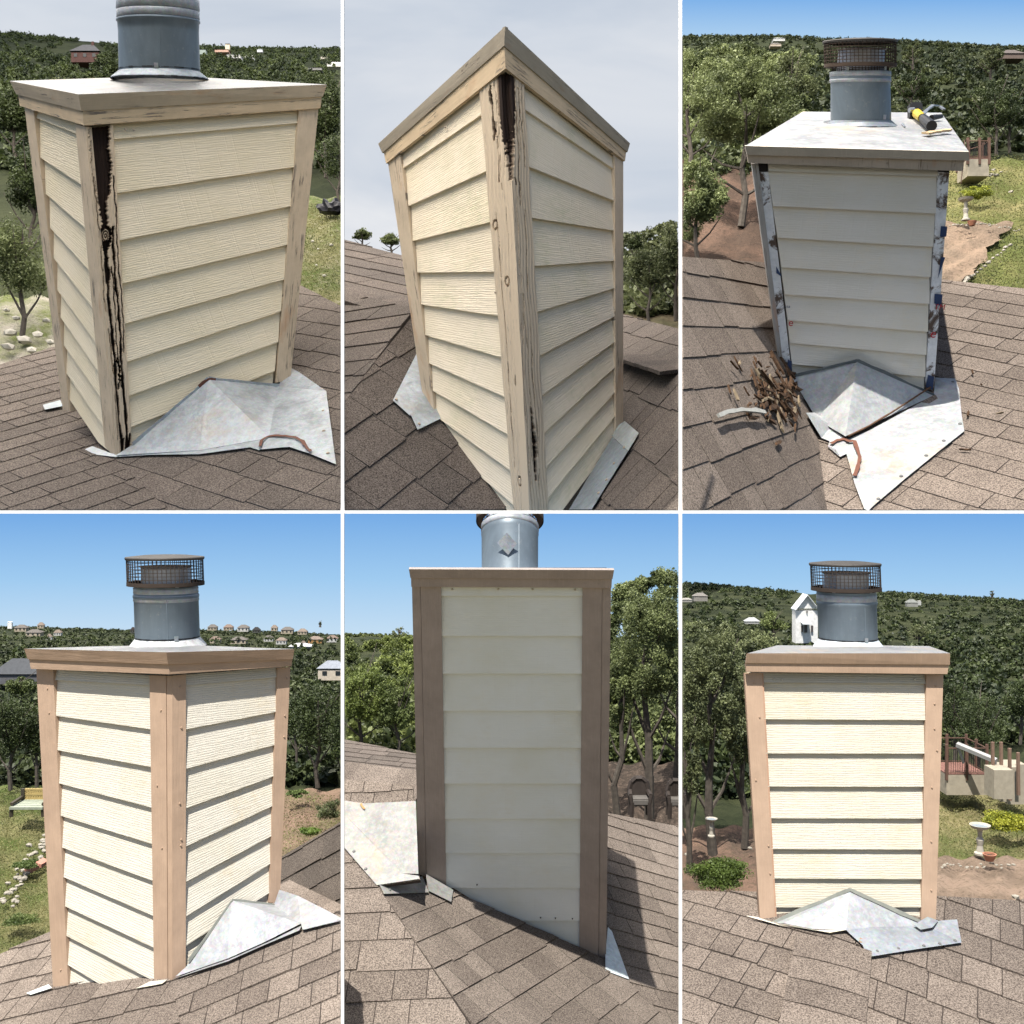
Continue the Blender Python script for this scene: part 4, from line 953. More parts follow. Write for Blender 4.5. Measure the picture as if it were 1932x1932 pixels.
# land
dep3 = lambda v: ip(v, [(60, 33), (100, 28), (160, 21), (220, 16.5), (300, 13), (400, 10.8), (500, 9.6), (600, 8.9)])
HZ3 = [(1287, 66), (1400, 66), (1480, 66), (1560, 72), (1680, 74), (1760, 78), (1850, 84), (1960, 88)]
terrain('hillside', (1280, 1950), [62, 80, 100, 130, 170, 220, 280, 340, 400, 460, 520, 580], dep3, m_ground((.018, .023, .011), (.040, .046, .022), (.010, .013, .007), .25), top=HZ3)
terrain('lawn', (1770, 1950), [300, 330, 360, 400, 450, 500, 560], dep3, m_ground((.11, .125, .04), (.21, .185, .085), (.07, .085, .025), .8), lift=.985)
terrain('gravel_path', (1770, 1890), list(range(420, 556, 5)), dep3, m_ground((.27, .195, .14), (.20, .15, .11), (.10, .085, .055), 1.8), lift=.97, ufn=lambda v: (1765, 1905 - (v - 424) * .78 + 7 * math.sin(v * .21) + 4 * math.sin(v * .57)))
terrain('bare_soil', (1280, 1480), [300, 340, 400, 450, 500, 540], dep3, m_ground((.12, .076, .055), (.07, .048, .036), (.035, .028, .022), 1.6), lift=.985)  # tree shade put into the soil by a darker colour
pathp = lambda u, v: v > 424 and u < 1890 - (v - 424) * .9
grass((1775, 1945), (292, 555), lambda v: dep3(v) * .975, 16000, GR, 'sunlit grass of the lawn right of the stripped chimney', skip=lambda u, v: v > 424 and u < 1905 - (v - 424) * .75)
yard = lambda u, v, r: (u > 1775 and v > 285) or (1290 < u < 1460 and v > 330)
forest('distant_woodland', (1287, 1950), HZ3, 330, dep3, 640, ((.018, .028, .011), (.088, .105, .038), .15), 'sunlit wooded hills behind the stripped chimney', sz=(5, 26), per=200, skip=yard)
canopy('oak_canopy', (1287, 1520), [(1287, 110), (1400, 100), (1520, 120)], 345, lambda v: ip(v, [(100, 17), (345, 12.2)]), 185, OAK, 'sunlit live oak foliage massed left of the stripped chimney', per=520)
for i, (u, v, wd, hg, cc, lb) in enumerate(((1398, 418, 250, 330, OAK, 'big live oak with grey trunk left of the stripped chimney'), (1300, 330, 150, 240, OAK, 'pale live oak at the left edge of the stripped chimney view'), (1318, 500, 150, 235, OAK, 'bright leafy oak low at the left above the roof edge'),
         (1490, 250, 130, 170, OLV, 'grey-green oak behind the left corner of the metal cover'), (1880, 290, 130, 150, JUN, 'dark juniper above the deck railing'), (1720, 215, 90, 90, JUN, 'dark juniper right of the flue pipe'), (1870, 150, 70, 62, OLV, 'pale rounded tree on the right hillside'), (1722, 130, 60, 52, OLV, 'pale rounded tree on the hill right of the wire cap'), (1905, 285, 90, 130, JUN, 'dark juniper at the right edge above the lawn'))):
    tree('oak_tree', u, v, dep3(v) * .97, wd, hg, (26000, 13000, 15000, 9000, 8000, 5000, 3000, 2500, 6000)[i], (5.2, 4.6, 6, 4.5, 3.6, 3.6, 3.4, 3.4, 3.6)[i], cc, lb, clumps=(110, 60, 60, 45, 45, 30, 25, 20, 40)[i], trunk=.34 if i < 2 else .12, spread=.2)
for u, v, wd, hg, lb, y in ((1842, 382, 76, 34, 'bright yellow-green low shrub on the lawn behind the birdbath', ((.08, .11, .015), (.42, .44, .06), .25)), (1300, 470, 60, 60, 'dark green leafy bush at the lower left beside the roof edge', OAK)):
    tree('garden_shrub', u, v, dep3(v) * .96, wd, hg, 3500, 3.2, y, lb, 'shrub', shrub=True, clumps=24)
house(1470, 76, dep3(80) * .9, 22, 3, 4, (.6, .6, .58), (.62, .62, .6), 'small pale roofed house on the ridge left of the wire cap')
house(1464, 86, dep3(90) * .9, 20, 3, 4, (.45, .38, .3), (.3, .27, .24), 'small brown roofed house just below the ridge')
house(1912, 108, dep3(100) * .85, 40, 6, 12, (.16, .12, .1), (.13, .11, .10), 'dark hipped roof among trees at the right edge')
def birdbath(u, v, d, hpx, label):
    m = d * S / F; b = at(u, v, d); h = hpx * m; t = thing('birdbath', b, label, 'birdbath'); st_ = m_flat('pale_stone', (.42, .39, .33), .85); z = V((0, 0, 1))
    bm = bmesh.new(); lathe(bm, [(b + z * h * a, z, h * r) for a, r in ((0, .19), (.06, .19), (.10, .12), (.3, .09), (.5, .13), (.6, .07), (.8, .08), (.86, .12))], 16); fin(bm, 'pedestal', st_, t, smooth=False)
    bm = bmesh.new(); lathe(bm, [(b + z * h * a, z, h * r) for a, r in ((.84, .10), (.90, .28), (1.0, .34), (1.0, .31), (.93, .22), (.92, .02))], 20); fin(bm, 'basin', st_, t)
    bm = bmesh.new(); lathe(bm, [(b + z * h * .955, z, h * .25), (b + z * h * .957, z, h * .01)], 20); fin(bm, 'water', m_flat('still_water', (.25, .30, .34), .1), t)
def pot(u, v, d, r, label):
    m = d * S / F; b = at(u, v, d); z = V((0, 0, m)); t = thing('flower_pot', b, label, 'pot'); bm = bmesh.new()
    lathe(bm, [(b, z.normalized(), r * .6 * m), (b + z * r * .9, z, r * m), (b + z * r * 1.1, z, r * 1.06 * m), (b + z * r * 1.1, z, r * .85 * m), (b + z * r * .7, z, r * .8 * m)], 16); fin(bm, 'pot_body', m_flat('terracotta', (.42, .19, .12), .8), t)
    bm = bmesh.new(); lathe(bm, [(b + z * r * .8, z, r * .84 * m), (b + z * r * .9, z, .01 * m)], 12); fin(bm, 'soil', m_flat('potting_soil', (.05, .035, .025)), t)
birdbath(1822, 416, dep3(416) * .95, 42, 'stone birdbath on its pedestal on the lawn right of the stripped chimney'); pot(1834, 426, dep3(426) * .94, 8, 'terracotta pot by the foot of the birdbath near the stripped chimney')
lime = m_flat('limestone', (.36, .33, .275), .9, 0.0, .45, 8.0)
rn = random.Random(9)
ring = [(1792 + i * 5.2 + rn.uniform(-2, 2), 427 - 8 * math.sin(i / 26 * 3.1) + rn.uniform(-2, 2) + i * .4, rn.uniform(2, 4)) for i in range(26)]
ring += [(1905 - i * 6 + rn.uniform(-2, 2), 462 + i * 5 + rn.uniform(-2, 2), rn.uniform(3, 5.5)) for i in range(15)] + [(1822 + i * 1.5, 530 - i * 3, 5) for i in range(3)]
ring += [(1868 + rn.uniform(-14, 22), 322 + rn.uniform(-3, 12), rn.uniform(2.5, 6)) for _ in range(9)] + [(1908, 362, 5), (1838, 360, 4)]
rocks(ring, lambda v: dep3(v) * .95, 'pale limestone edging rock beside the lawn and gravel path right of the stripped chimney', 'edging rocks right of the stripped chimney', lime)
def deck(P, d, label, S_=1.0):
    """raised deck: P = (u0, v_top_of_floor, u1, v_bottom, rail height, depth px)"""
    u0, v0, u1, v1, rh, posts = P; t = thing('deck', at((u0 + u1) / 2, v1, d), label, 'deck'); m = d * S / F
    br = m_flat('brown_post', (.13, .075, .055), .8); fl_ = m_flat('red_deck_floor', (.20, .10, .08), .8); wl = m_flat('stucco_base', (.36, .32, .25), .85); bl = m_flat('black_baluster', (.015, .015, .015), .5)
    a = at(u0, v0, d); b = at(u1, v0, d); back = V((0, (u1 - u0) * m * 1.2, 0)); hgt = V((0, 0, (v1 - v0) * m))
    bm = bmesh.new(); prism(bm, [a - hgt, b - hgt, b, a], [a - hgt + back, b - hgt + back, b + back, a + back]); fin(bm, 'base_wall', wl, t, clip=RECT)
    n = 9
    for i in range(n):
        bm = bmesh.new(); p = a.lerp(b, i / n) + V((0, 0, .003 * S)); q_ = a.lerp(b, (i + .95) / n) + V((0, 0, .003 * S)); up_ = V((0, 0, 2.2 * m)); prism(bm, [p, q_, q_ + up_, p + up_], [p + back, q_ + back, q_ + up_ + back, p + up_ + back]); clip_bm(bm, RECT)
        if bm.verts: fin(bm, 'deck_plank', fl_, t)
        else: bm.free()
    for (s, bk_) in posts:
        bm = bmesh.new(); p = a.lerp(b, s) + back * bk_; r = 2.2 * m; box(bm, p + V((0, 0, (rh / 2 - 4) * m)), V((r, 0, 0)), V((0, r, 0)), V((0, 0, (rh / 2 + 6) * m))); clip_bm(bm, RECT)
        if bm.verts: fin(bm, 'post', br, t)
        else: bm.free()
    for k in range(len(posts) - 1):
        p = a.lerp(b, posts[k][0]) + back * posts[k][1]; q_ = a.lerp(b, posts[k + 1][0]) + back * posts[k + 1][1]
        bm = bmesh.new(); bar(bm, p + V((0, 0, rh * .9 * m)), q_ + V((0, 0, rh * .9 * m)), 1.2 * m, n=4); bar(bm, p + V((0, 0, 5 * m)), q_ + V((0, 0, 5 * m)), .9 * m, n=4); clip_bm(bm, RECT)
        if bm.verts: fin(bm, 'rail', br, t)
        else: bm.free()
        nb = max(3, int((px(p)[0] - px(q_)[0]) ** 2 ** .5 / 4) if False else 9)
        for i in range(1, nb):
            c_ = p.lerp(q_, i / nb); bm = bmesh.new(); bar(bm, c_ + V((0, 0, 5 * m)), c_ + V((0, 0, rh * .9 * m)), .45 * m, n=4); clip_bm(bm, RECT)
            if bm.verts: fin(bm, 'baluster', bl, t)
            else: bm.free()
    return t
deck((1826, 300, 1866, 332, 38, ((0, 0), (.55, 0), (1, 0), (1, .5), (.55, 1), (0, 1), (-.8, 1.6))), dep3(332) * .93, 'raised deck with dark brown railing beyond the metal chimney cover')
bm = bmesh.new(); p = [at(*x) for x in ((1814, 345, 11.0), (1821, 290, 11.4), (1821, 262, 11.4), (1818, 300, 11.0))]; prism(bm, p, [x + V((.15, .6, 0)) for x in p]); tag(fin(bm, 'stair_rail', m_flat('brown_post', (.13, .075, .055), .8)), 'slanted brown stair rail beside the cover corner', 'railing')

# ------------------------------------------------------------------ lower terrace, left: repaired chimney seen on its corner
S = 1.0; RECT = (-14, 969, 643, 1950)
SH = ((.125, .096, .080), (.245, .198, .165))
pL, pR, n1, n2, l1, r1 = two_face('', (325.6, 1275, 5.2), (325.6, 1850, 4.98), (68.5, 1264, 5.62), (548, 1259.5, 5.55))
ch = thing('chimney', n2, 'repaired cream chimney seen on its corner with fresh tan corner boards and wire-capped flue', 'chimney')
tn = m_trim(TAUPE, 0.0)
top3, _ = ring_band(ch, pL, pR, ((72, 1224), (325.6, 1232), (543, 1226)), ((72, 1243.5), (325.6, 1254), (543, 1245)), .088, .066, tn, 'cover_skirt')
ring_band(ch, pL, pR, ((72, 1242.5), (325.6, 1253), (543.5, 1244)), ((73, 1261.5), (325.6, 1272.5), (543, 1257.5)), .058, .050, tn, 'fascia_board')
bk = at(330, 1217.3, 6.1); cover(ch, top3[0], top3[1], top3[2], bk, m_galv((.24, .245, .25), .1, .8))
core(ch, [pL.hit(75, 1250, -.06), cin(325, 1262), pR.hit(540, 1250, -.06), at(330, 1262, 5.95)],
     [pL.hit(106, 1880, -.06), cin(325, 1880), pR.hit(524, 1740, -.06), at(325, 1720, 5.95)], m_flat('sheathing', (.5, .45, .35)))
sm = m_siding((.545, .515, .45), (.48, .38, .22), .8)
LT = [((98, 1263), (286, 1275)), ((98, 1283), (286, 1293.3)), ((101, 1350), (287, 1376.5)), ((105, 1415), (288, 1448)), ((108, 1477.5), (289, 1525)), ((111, 1538.5), (290, 1594)), ((115, 1599), (291, 1663.5)),
      ((118, 1655), (292, 1730)), ((121, 1710), (293, 1790.5)), ((122, 1765), (294, 1854)), ((125, 1820), (295, 1922)), ((128, 1875), (296, 1980))]
siding(ch, pL, LT, [((110, 1864), (300, 1846))], sm, .0175)
RT = [((348, 1273), (527, 1259)), ((348, 1293.5), (526, 1277.5)), ((348, 1376.5), (524, 1342.5)), ((349, 1451), (522, 1404.5)), ((349, 1526), (519, 1464)), ((349, 1598), (516, 1520)), ((349, 1665), (515, 1576)),
      ((349, 1730.5), (512, 1629)), ((349, 1786), (509, 1684.5)), ((349, 1845), (508, 1740))]
siding(ch, pR, RT, [], sm, .0175)
strip(ch, pL, (68.5, 1262), (100, 1263), (128.6, 1863), (100, 1864), tn)
strip(ch, pL, (282, 1274), (313, 1275), (316, 1850), (290.6, 1853), tn); strip(ch, pL, (313.6, 1275), (325.6, 1275), (325.6, 1849), (316.6, 1850), tn, -.003)
strip(ch, pR, (325.6, 1275), (351, 1272), (350.7, 1829), (325.6, 1849), tn, -.001)
strip(ch, pR, (524, 1260), (548, 1258), (527.7, 1703), (507.7, 1703), tn)
nails(ch, pL, [(89, 1242), (270, 1249), (90, 1299), (93, 1345), (297, 1482), (304, 1340), (306, 1600), (115, 1830)], tn, .0055); nails(ch, pR, [(342, 1250), (530, 1242), (340, 1296), (342, 1373), (339, 1516), (341, 1595), (342, 1584), (541, 1280), (537, 1350), (536, 1390)], tn, .0055)
flue(ch, (317, 1219, 5.62), (311, 1048, 5.62), [(1203, 58.5), (1128, 58.5), (1126, 60), (1123, 60), (1121, 58.5), (1106, 58)], [(1219, 70), (1217, 69.5), (1203, 58.5), (1201, 58.5)], (1104, 1052, 69, 58),
     fluem(bands=[(1134, 1120, 58.5), (1119, 1107, 58)], clip_angle=-1.0, wires=56, collar=m_galv((.70, .71, .70), .1, .4)))
d2 = n2.y
r4L = Pl(at(325, 1852, 4.97), at(345, 1955, 4.55), pL.hit(100, 1865)); r4R = Pl(at(325, 1852, 4.97), at(345, 1955, 4.55), pR.hit(516, 1706))
fm = m_galv((.33, .34, .355), .1, .3)
fl = thing('roof_flashing', r4R.hit(480, 1790), 'bright cleaned metal cricket flashing right of the corner-view tan chimney', 'flashing')
A_ = pR.hit(434, 1697.4, .02); Lb = pR.hit(350, 1822, .02); Rb = pR.hit(514, 1706, .02); Ft = r4R.hit(573, 1754, .035); h = lambda u, v, o=.024: r4R.hit(u, v, o)
sheet('cricket_panel', fl, [A_, Lb, h(336, 1850), h(434, 1816), h(501, 1786), Ft], fm); sheet('cricket_panel', fl, [A_, Ft, Rb], fm)
sheet('apron', fl, [h(335, 1853), h(434, 1821), h(501, 1791), h(568, 1763), h(573, 1754), h(501, 1783, .012), h(434, 1812, .012)], fm)
sheet('apron', fl, [Rb, h(534, 1694, .05), h(568, 1702.5, .04), h(650, 1741), h(650, 1744), h(634, 1743), h(590, 1752), h(575, 1762), Ft], fm)
dm = m_flat('lip_metal', (.26, .27, .24), .5); ribbon('upturned_lip', fl, [pR.hit(*p, .024) for p in ((352, 1812), (392, 1757), (434, 1698))], .008, dm, pR.n); ribbon('upturned_lip', fl, [pR.hit(*p, .024) for p in ((434, 1699), (470, 1702), (512, 1707))], .012, dm, pR.n)
sheet('flashing_corner', fl, [r4L.hit(52, 1878, .015), r4L.hit(95, 1863, .02), r4L.hit(101, 1869.5, .02), r4L.hit(60, 1881, .015)], m_galv((.62, .68, .66), .1, .3))
sheet('flashing_corner', fl, [r4L.hit(258, 1869, .013), r4L.hit(285, 1857, .016), r4L.hit(318, 1853, .016), r4L.hit(308, 1860, .013)], m_galv((.60, .56, .46), .1, .3))
roof = thing('shingled_roof', n2, 'warm brown shingle roof at the foot of the corner-view tan chimney', 'roof'); roof['n'] = 0
slope(roof, r4L, [(-20, 1809), (95, 1759), (150, 1780), (325, 1852), (345, 1955), (-20, 1955)], ((20, 1900), (140, 1872)), .17, .15, shm(), key=21, deckmat=deckm(), limit=120)
slope(roof, r4R, [(325, 1852), (500, 1700), (560, 1690), (655, 1733), (655, 1960), (345, 1960)], ((480, 1850), (600, 1800)), .17, .15, shm(), key=22, deckmat=deckm(), limit=230)
SH_shade = m_shingle((.05, .04, .036), (.12, .095, .08))  # darker copy of the shingle, the averted slope's shade put into its colour
slope(roof, Pl(at(655, 1735, 6.45), at(528, 1672, 7.4), at(655, 1545, 6.9)), [(520, 1624), (655, 1545), (655, 1735), (522, 1669)], ((540, 1665), (640, 1610)), .34, .16, SH_shade, key=23, deckmat=deckm(), limit=290)
caps(roof, at(524, 1674, 7.0), at(652, 1738, 6.2), 6, .09, shm(), V((0, -.5, .85)))
dep4 = lambda v: ip(v, [(1180, 42), (1195, 36), (1215, 30), (1250, 23), (1300, 18), (1400, 13.6), (1480, 12), (1600, 9.9), (1700, 8.6), (1800, 7.6)])
HZ4 = [(-14, 1180), (60, 1180), (130, 1183), (240, 1186), (380, 1186), (480, 1188), (560, 1190), (650, 1196)]
terrain('hillside', (-20, 655), [1180, 1190, 1205, 1230, 1270, 1320, 1400, 1480, 1560, 1640, 1720, 1820], dep4, m_ground((.018, .023, .011), (.040, .046, .022), (.010, .013, .007), .8), top=HZ4)
terrain('lawn', (-20, 110), [1484, 1520, 1580, 1640, 1720, 1800], dep4, m_ground((.075, .10, .028), (.17, .16, .075), (.05, .07, .02), 1.3), lift=.98)
terrain('flower_bed', (525, 655), [1490, 1520, 1560, 1600, 1640, 1690], dep4, m_ground((.22, .15, .11), (.14, .11, .07), (.07, .08, .035), 1.5), lift=.98)
grass((-14, 105), (1486, 1795), lambda v: dep4(v) * .972, 14000, GR, 'sunlit grass of the lawn left of the corner-view tan chimney')
grass((530, 650), (1500, 1690), lambda v: dep4(v) * .97, 5000, ((.10, .07, .04), (.18, .20, .06), .2), 'low weeds and litter in the flower bed at right')
forest('distant_woodland', (-14, 655), HZ4, 1478, dep4, 900, ((.014, .022, .009), (.066, .084, .028), .15), 'sunlit green woods and ridge behind the corner-view tan chimney', sz=(3.2, 28), per=190, skip=lambda u, v, r: (v < 1228 and v > 1192 and random.random() < .25))
for i, (u, v, wd, hg, cc, lb) in enumerate(((20, 1485, 120, 200, JUN, 'dark juniper behind the garden bench'), (70, 1480, 70, 170, JUN, 'dark tall juniper hidden partly by the left corner board'), (600, 1480, 130, 210, JUN, 'dense green juniper right of the corner-view tan chimney'), (560, 1440, 60, 150, JUN, 'narrow dark juniper touching the right corner board'),
        (645, 1500, 70, 200, JUN, 'green juniper at the right edge of the corner view'), (40, 1330, 90, 70, ((.03, .045, .012), (.12, .15, .045), .15), 'round green tree in front of the dark roof at left'), (604, 1183, 8, 12, JUN, 'single dark tree standing up on the far ridge at right'))):
    tree('juniper_tree', u, v, dep4(v) * .96, wd, hg, (9000, 7000, 12000, 6000, 8000, 4000, 120)[i], (4, 4, 4, 4, 4, 3.6, 2)[i], cc, lb, clumps=60 if i < 5 else 12, trunk=.1)
for u, v, wd, hg, cc, lb in ((585, 1580, 50, 24, ((.05, .09, .015), (.20, .28, .06), .25), 'low bright green bush at the dark roof edge'), (560, 1508, 50, 22, ((.06, .10, .02), (.22, .28, .10), .25), 'pale green bush behind the right corner board'), (622, 1560, 60, 62, OLV, 'tall grey-green bush at the right edge above the dark roof'), (50, 1640, 60, 20, ((.05, .08, .02), (.15, .2, .06), .2), 'low ground cover patch between the stones at left'), (40, 1745, 80, 20, ((.05, .08, .02), (.16, .2, .06), .2), 'low green ground cover beside the left roof edge')):
    tree('garden_shrub', u, v, dep4(v) * .95, wd, hg, 3000, 3.4, cc, lb, 'shrub', shrub=True, clumps=20)
rn = random.Random(3); ring = []
for i in range(58):
    f = i / 58; v = 1580 + f * 130 + rn.uniform(-8, 8); ring.append((78 - f * 70 + rn.uniform(-14, 22), v, rn.uniform(3.5, 7.5)))
rocks(ring, lambda v: dep4(v) * .965, 'pale limestone rock scattered on the lawn left of the corner-view tan chimney', 'garden rocks left of the corner-view chimney', m_flat('limestone', (.36, .33, .275), .9, 0.0, .45, 8.0))
for k, P in enumerate((((46, 1637), (62, 1629), (74, 1632), (58, 1641)), ((66, 1627), (82, 1618), (92, 1623), (78, 1631)))):
    dd = dep4(1632) * .955; p = [at(u, v, dd * (1 - (v - 1632) * .0012)) for u, v in P]; bm = bmesh.new(); prism(bm, p, [x - V((0, 0, .03)) for x in p]); tag(fin(bm, 'stepping_stone', m_flat('red_sandstone', (.42, .20, .15), .85)), ('lower' if k == 0 else 'upper') + ' flat red stepping stone left of the corner-view chimney', 'stepping stone')
def bench(u, v, d, wpx, hpx, label):
    m = d * S / F; b = at(u, v, d); t = thing('garden_bench', b, label, 'bench'); w_ = wpx * m / 2; h = hpx * m; br = m_flat('cast_iron', (.06, .05, .035), .6); gd = m_flat('gold_lattice', (.40, .30, .12), .5); sl_ = m_flat('bench_slat', (.30, .33, .26), .7)
    for s in (-1, 1):
        for yy in (-.12, .12):
            bm = bmesh.new(); bar(bm, b + V((s * w_ * .95, yy, 0)), b + V((s * w_ * .95, yy, h * (.45 if yy < 0 else 1))), .02, n=5); fin(bm, 'leg', br, t)
        bm = bmesh.new(); bar(bm, b + V((s * w_ * .95, -.12, h * .58)), b + V((s * w_ * .95, .12, h * .62)), .018, n=5); fin(bm, 'armrest', br, t)
    for k in range(4):
        bm = bmesh.new(); box(bm, b + V((0, -.12 + k * .075, h * .42)), V((w_, 0, 0)), V((0, .03, 0)), V((0, 0, .012))); fin(bm, 'seat_slat', sl_, t)
    bm = bmesh.new()
    for k in range(13):
        x = -w_ * .92 + k * w_ * .153; bar(bm, b + V((x, .13, h * .5)), b + V((x + .05, .13, h * (.92 + .08 * math.cos(k * .5 - 3)))), .010, n=4); bar(bm, b + V((x + .05, .13, h * .5)), b + V((x, .13, h * .95)), .010, n=4)
    for z in (.5, .72, .95): bar(bm, b + V((-w_ * .95, .13, h * z)), b + V((w_ * .95, .13, h * z)), .013, n=4)
    fin(bm, 'backrest', gd, t)
bench(62, 1534, dep4(1534) * .93, 62, 40, 'ornate metal garden bench with lattice back on the lawn at left')
rn = random.Random(12); k = 0
hs = [(38, 1190, 26, 'low tan roofed house'), (62, 1199, 32, 'grey-brown hipped house'), (108, 1198, 16, 'small white gabled house'), (92, 1206, 12, 'tiny white cottage'), (76, 1184, 14, 'pale roofed house on the skyline'),
      (400, 1188, 20, 'grey roofed house on the skyline'), (430, 1188, 20, 'tan hipped house on the skyline'), (458, 1190, 24, 'wide tan roofed house on the ridge'), (405, 1212, 22, 'cream house with brown roof near the collar'), (449, 1213, 34, 'long cream house behind the cover edge'),
      (483, 1193, 16, 'small beige house on the ridge'), (506, 1209, 20, 'white two storey house'), (530, 1214, 22, 'white house with dark roof'), (541, 1194, 26, 'beige roofed house on the right ridge'), (572, 1219, 12, 'tiny beige gable in the trees'),
      (594, 1212, 30, 'orange stucco house at right'), (626, 1210, 24, 'white house at the right edge'), (570, 1196, 20, 'pale hipped house near the right ridge'), (250, 1193, 10, 'tiny orange house beside the flue'), (517, 1189, 14, 'brown roofed house on the far ridge')]
for (u, v, wd, lb) in hs:
    wc = {'o': (.50, .29, .12), 'w': (.72, .70, .66)}.get(lb[0], (.55, .47, .36)); wc = (.72, .71, .68) if 'white' in lb else wc
    house(u, v, dep4(v) * .86, wd * .85, 4.5 if wd > 20 else 3.5, 5.5, tuple(x * .75 for x in wc), rn.choice(((.15, .11, .09), (.10, .09, .082), (.17, .135, .11))), lb + ' on the ridge behind the lower left chimney', wins=3 if wd > 15 else 2)
forest('hillside_trees', (-14, 655), [(-14, 1199), (655, 1201)], 1236, lambda v: dep4(v) * .82, 75, JUN, 'small dark trees standing among the suburb houses', sz=(4, 7), skip=lambda u, v, r: random.random() < .2)
house(18, 1183, dep4(1190) * .85, 8, 8, .3, (.8, .8, .78), (.8, .8, .78), 'white water tank on the skyline at far left'); house(566, 1222, dep4(1222) * .85, 40, 2, 5, (.4, .4, .4), (.45, .46, .48), 'long white metal roof in the trees at right')
house(625, 1278, dep4(1278) * .9, 50, 14, 13, (.60, .52, .42), (.22, .24, .28), 'beige house with grey roof at the right edge below the ridge', wins=2)
house(28, 1286, dep4(1286) * .9, 84, 12, 26, (.12, .12, .13), (.055, .06, .068), 'large dark shingled roof at the left edge behind the chimney')

# ------------------------------------------------------------------ lower terrace, middle: repaired chimney seen from its shaded side
RECT = (649, 969, 1281, 1950)
pF = Pl(at(777, 1106, 5.25), at(1153, 1106, 5.25), at(960, 1790, 6.3))
ch = thing('chimney', pF.hit(960, 1790), 'shaded cream chimney seen square on with wide taupe corner boards', 'chimney')
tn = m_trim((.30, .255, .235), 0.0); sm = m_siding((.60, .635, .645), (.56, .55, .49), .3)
FLc, FRc = pF.hit(773, 1064.7, .05), pF.hit(1157, 1066.4, .05); bdv = V((.1, 1.35, -.085)); BLc, BRc = FLc + bdv, FRc + bdv - V((.2, 0, 0))
cover(ch, FLc, FRc, BRc, BLc, m_galv((.38, .385, .39), .12, .5))
def quadp5(name, P, mat, nrm, th=.02):
    bm = bmesh.new(); prism(bm, P, [p - nrm * th * S for p in P], quad_uv(P)); return fin(bm, name, mat, ch, clip=RECT)
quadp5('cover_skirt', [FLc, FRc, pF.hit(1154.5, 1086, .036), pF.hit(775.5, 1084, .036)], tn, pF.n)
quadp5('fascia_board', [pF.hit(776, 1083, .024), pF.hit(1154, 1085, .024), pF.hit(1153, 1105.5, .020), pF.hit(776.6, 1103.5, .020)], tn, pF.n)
core(ch, [pF.hit(785, 1080, -.05), pF.hit(1146, 1080, -.05), pF.hit(1146, 1080, -.05) + bdv, pF.hit(785, 1080, -.05) + bdv],
     [pF.hit(795, 1690, -.05), pF.hit(1140, 1815, -.05), pF.hit(1140, 1815, -.05) + bdv, pF.hit(795, 1690, -.05) + bdv], m_flat('sheathing_dark', (.10, .07, .055)))
ys = [1104, 1126, 1201, 1272, 1342, 1412, 1479.7, 1546, 1611, 1676.4, 1738.5, 1797]
T5 = [((830 + (y - 1104) * .0145, y), (1101 - (y - 1104) * .0075, y - (0 if y > 1110 else 0))) for y in ys]
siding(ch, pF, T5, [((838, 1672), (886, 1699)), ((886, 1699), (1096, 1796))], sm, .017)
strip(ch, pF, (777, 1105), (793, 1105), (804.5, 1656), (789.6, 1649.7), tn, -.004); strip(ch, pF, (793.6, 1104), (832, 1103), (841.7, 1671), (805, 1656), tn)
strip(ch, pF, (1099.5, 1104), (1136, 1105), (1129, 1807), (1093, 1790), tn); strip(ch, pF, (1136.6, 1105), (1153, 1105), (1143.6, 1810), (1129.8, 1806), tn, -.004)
bm = bmesh.new(); strip(ch, pF, (830, 1104), (1101, 1104.5), (1101, 1108), (830, 1108), m_trim((.40, .25, .17), 0.0), -.012, .01, 'caulk_line')
nails(ch, pF, [(853, 1114), (940, 1114), (1005, 1114), (1085, 1115)], m_flat('nail_grey', (.5, .48, .42)), .006, -.008)
nails(ch, pF, [(1020, 1732), (1048, 1733), (1080, 1734), (900, 1670)], cau, .004, .0)
flue(ch, (962, 1110, 5.75), (962, 960, 5.98), [(1110, 53), (1013, 53.5), (1010, 54.5), (1006, 53.5), (992, 53)], [(1122, 66), (1120, 65.5), (1112, 55), (1110, 53)], (985, 900, 62, 53),
     fluem(bands=[(1004, 993, 53.5)], clip_angle=-1.5, wires=56))
bm = bmesh.new()
pc = at(956.6, 1025.7, 5.66); P = [pc + V((x * 1.05, (x * x) * 3.0, z * 1.05)) for x, z in ((0, .056), (.050, 0), (.006, -.058), (-.052, .004))]; prism(bm, P, [p + V((0, .004, 0)) for p in P])
fin(bm, 'foil_patch', m_galv((.26, .29, .31), .2, 0), ch)
w5 = lambda u, v: pF.d(u, v)
wl = (805, 1659, w5(805, 1659) - .01); wr = (1139.6, 1809, w5(1139.6, 1809) - .01)
r5M = Pl(at(*wl), at(*wr), at(900, 1945, 5.0)); r5L = Pl(r5M.hit(712, 1672), r5M.hit(900, 1945), at(649, 1480, 6.3)); r5R = Pl(at(*wr), at(1281, 1560, 8.4), r5M.hit(1290, 1945))
SH = ((.105, .083, .072), (.225, .185, .158))
roof = thing('shingled_roof', at(*wl), 'brown shingle roof with a valley in front of the shaded square-on chimney', 'roof'); roof['n'] = 0
slope(roof, r5L, [(640, 1470), (779, 1482), (791, 1652), (793, 1661), (712, 1672), (900, 1955), (640, 1955)], ((649, 1770), (720, 1767)), .20, .16, shm(), key=31, deckmat=deckm(), limit=95)
slope(roof, r5M, [(712, 1672), (805, 1659), (1139.6, 1809), (1290, 1955), (905, 1955)], ((800, 1840), (900, 1790)), .22, .17, shm(), key=32, deckmat=deckm(), limit=160)
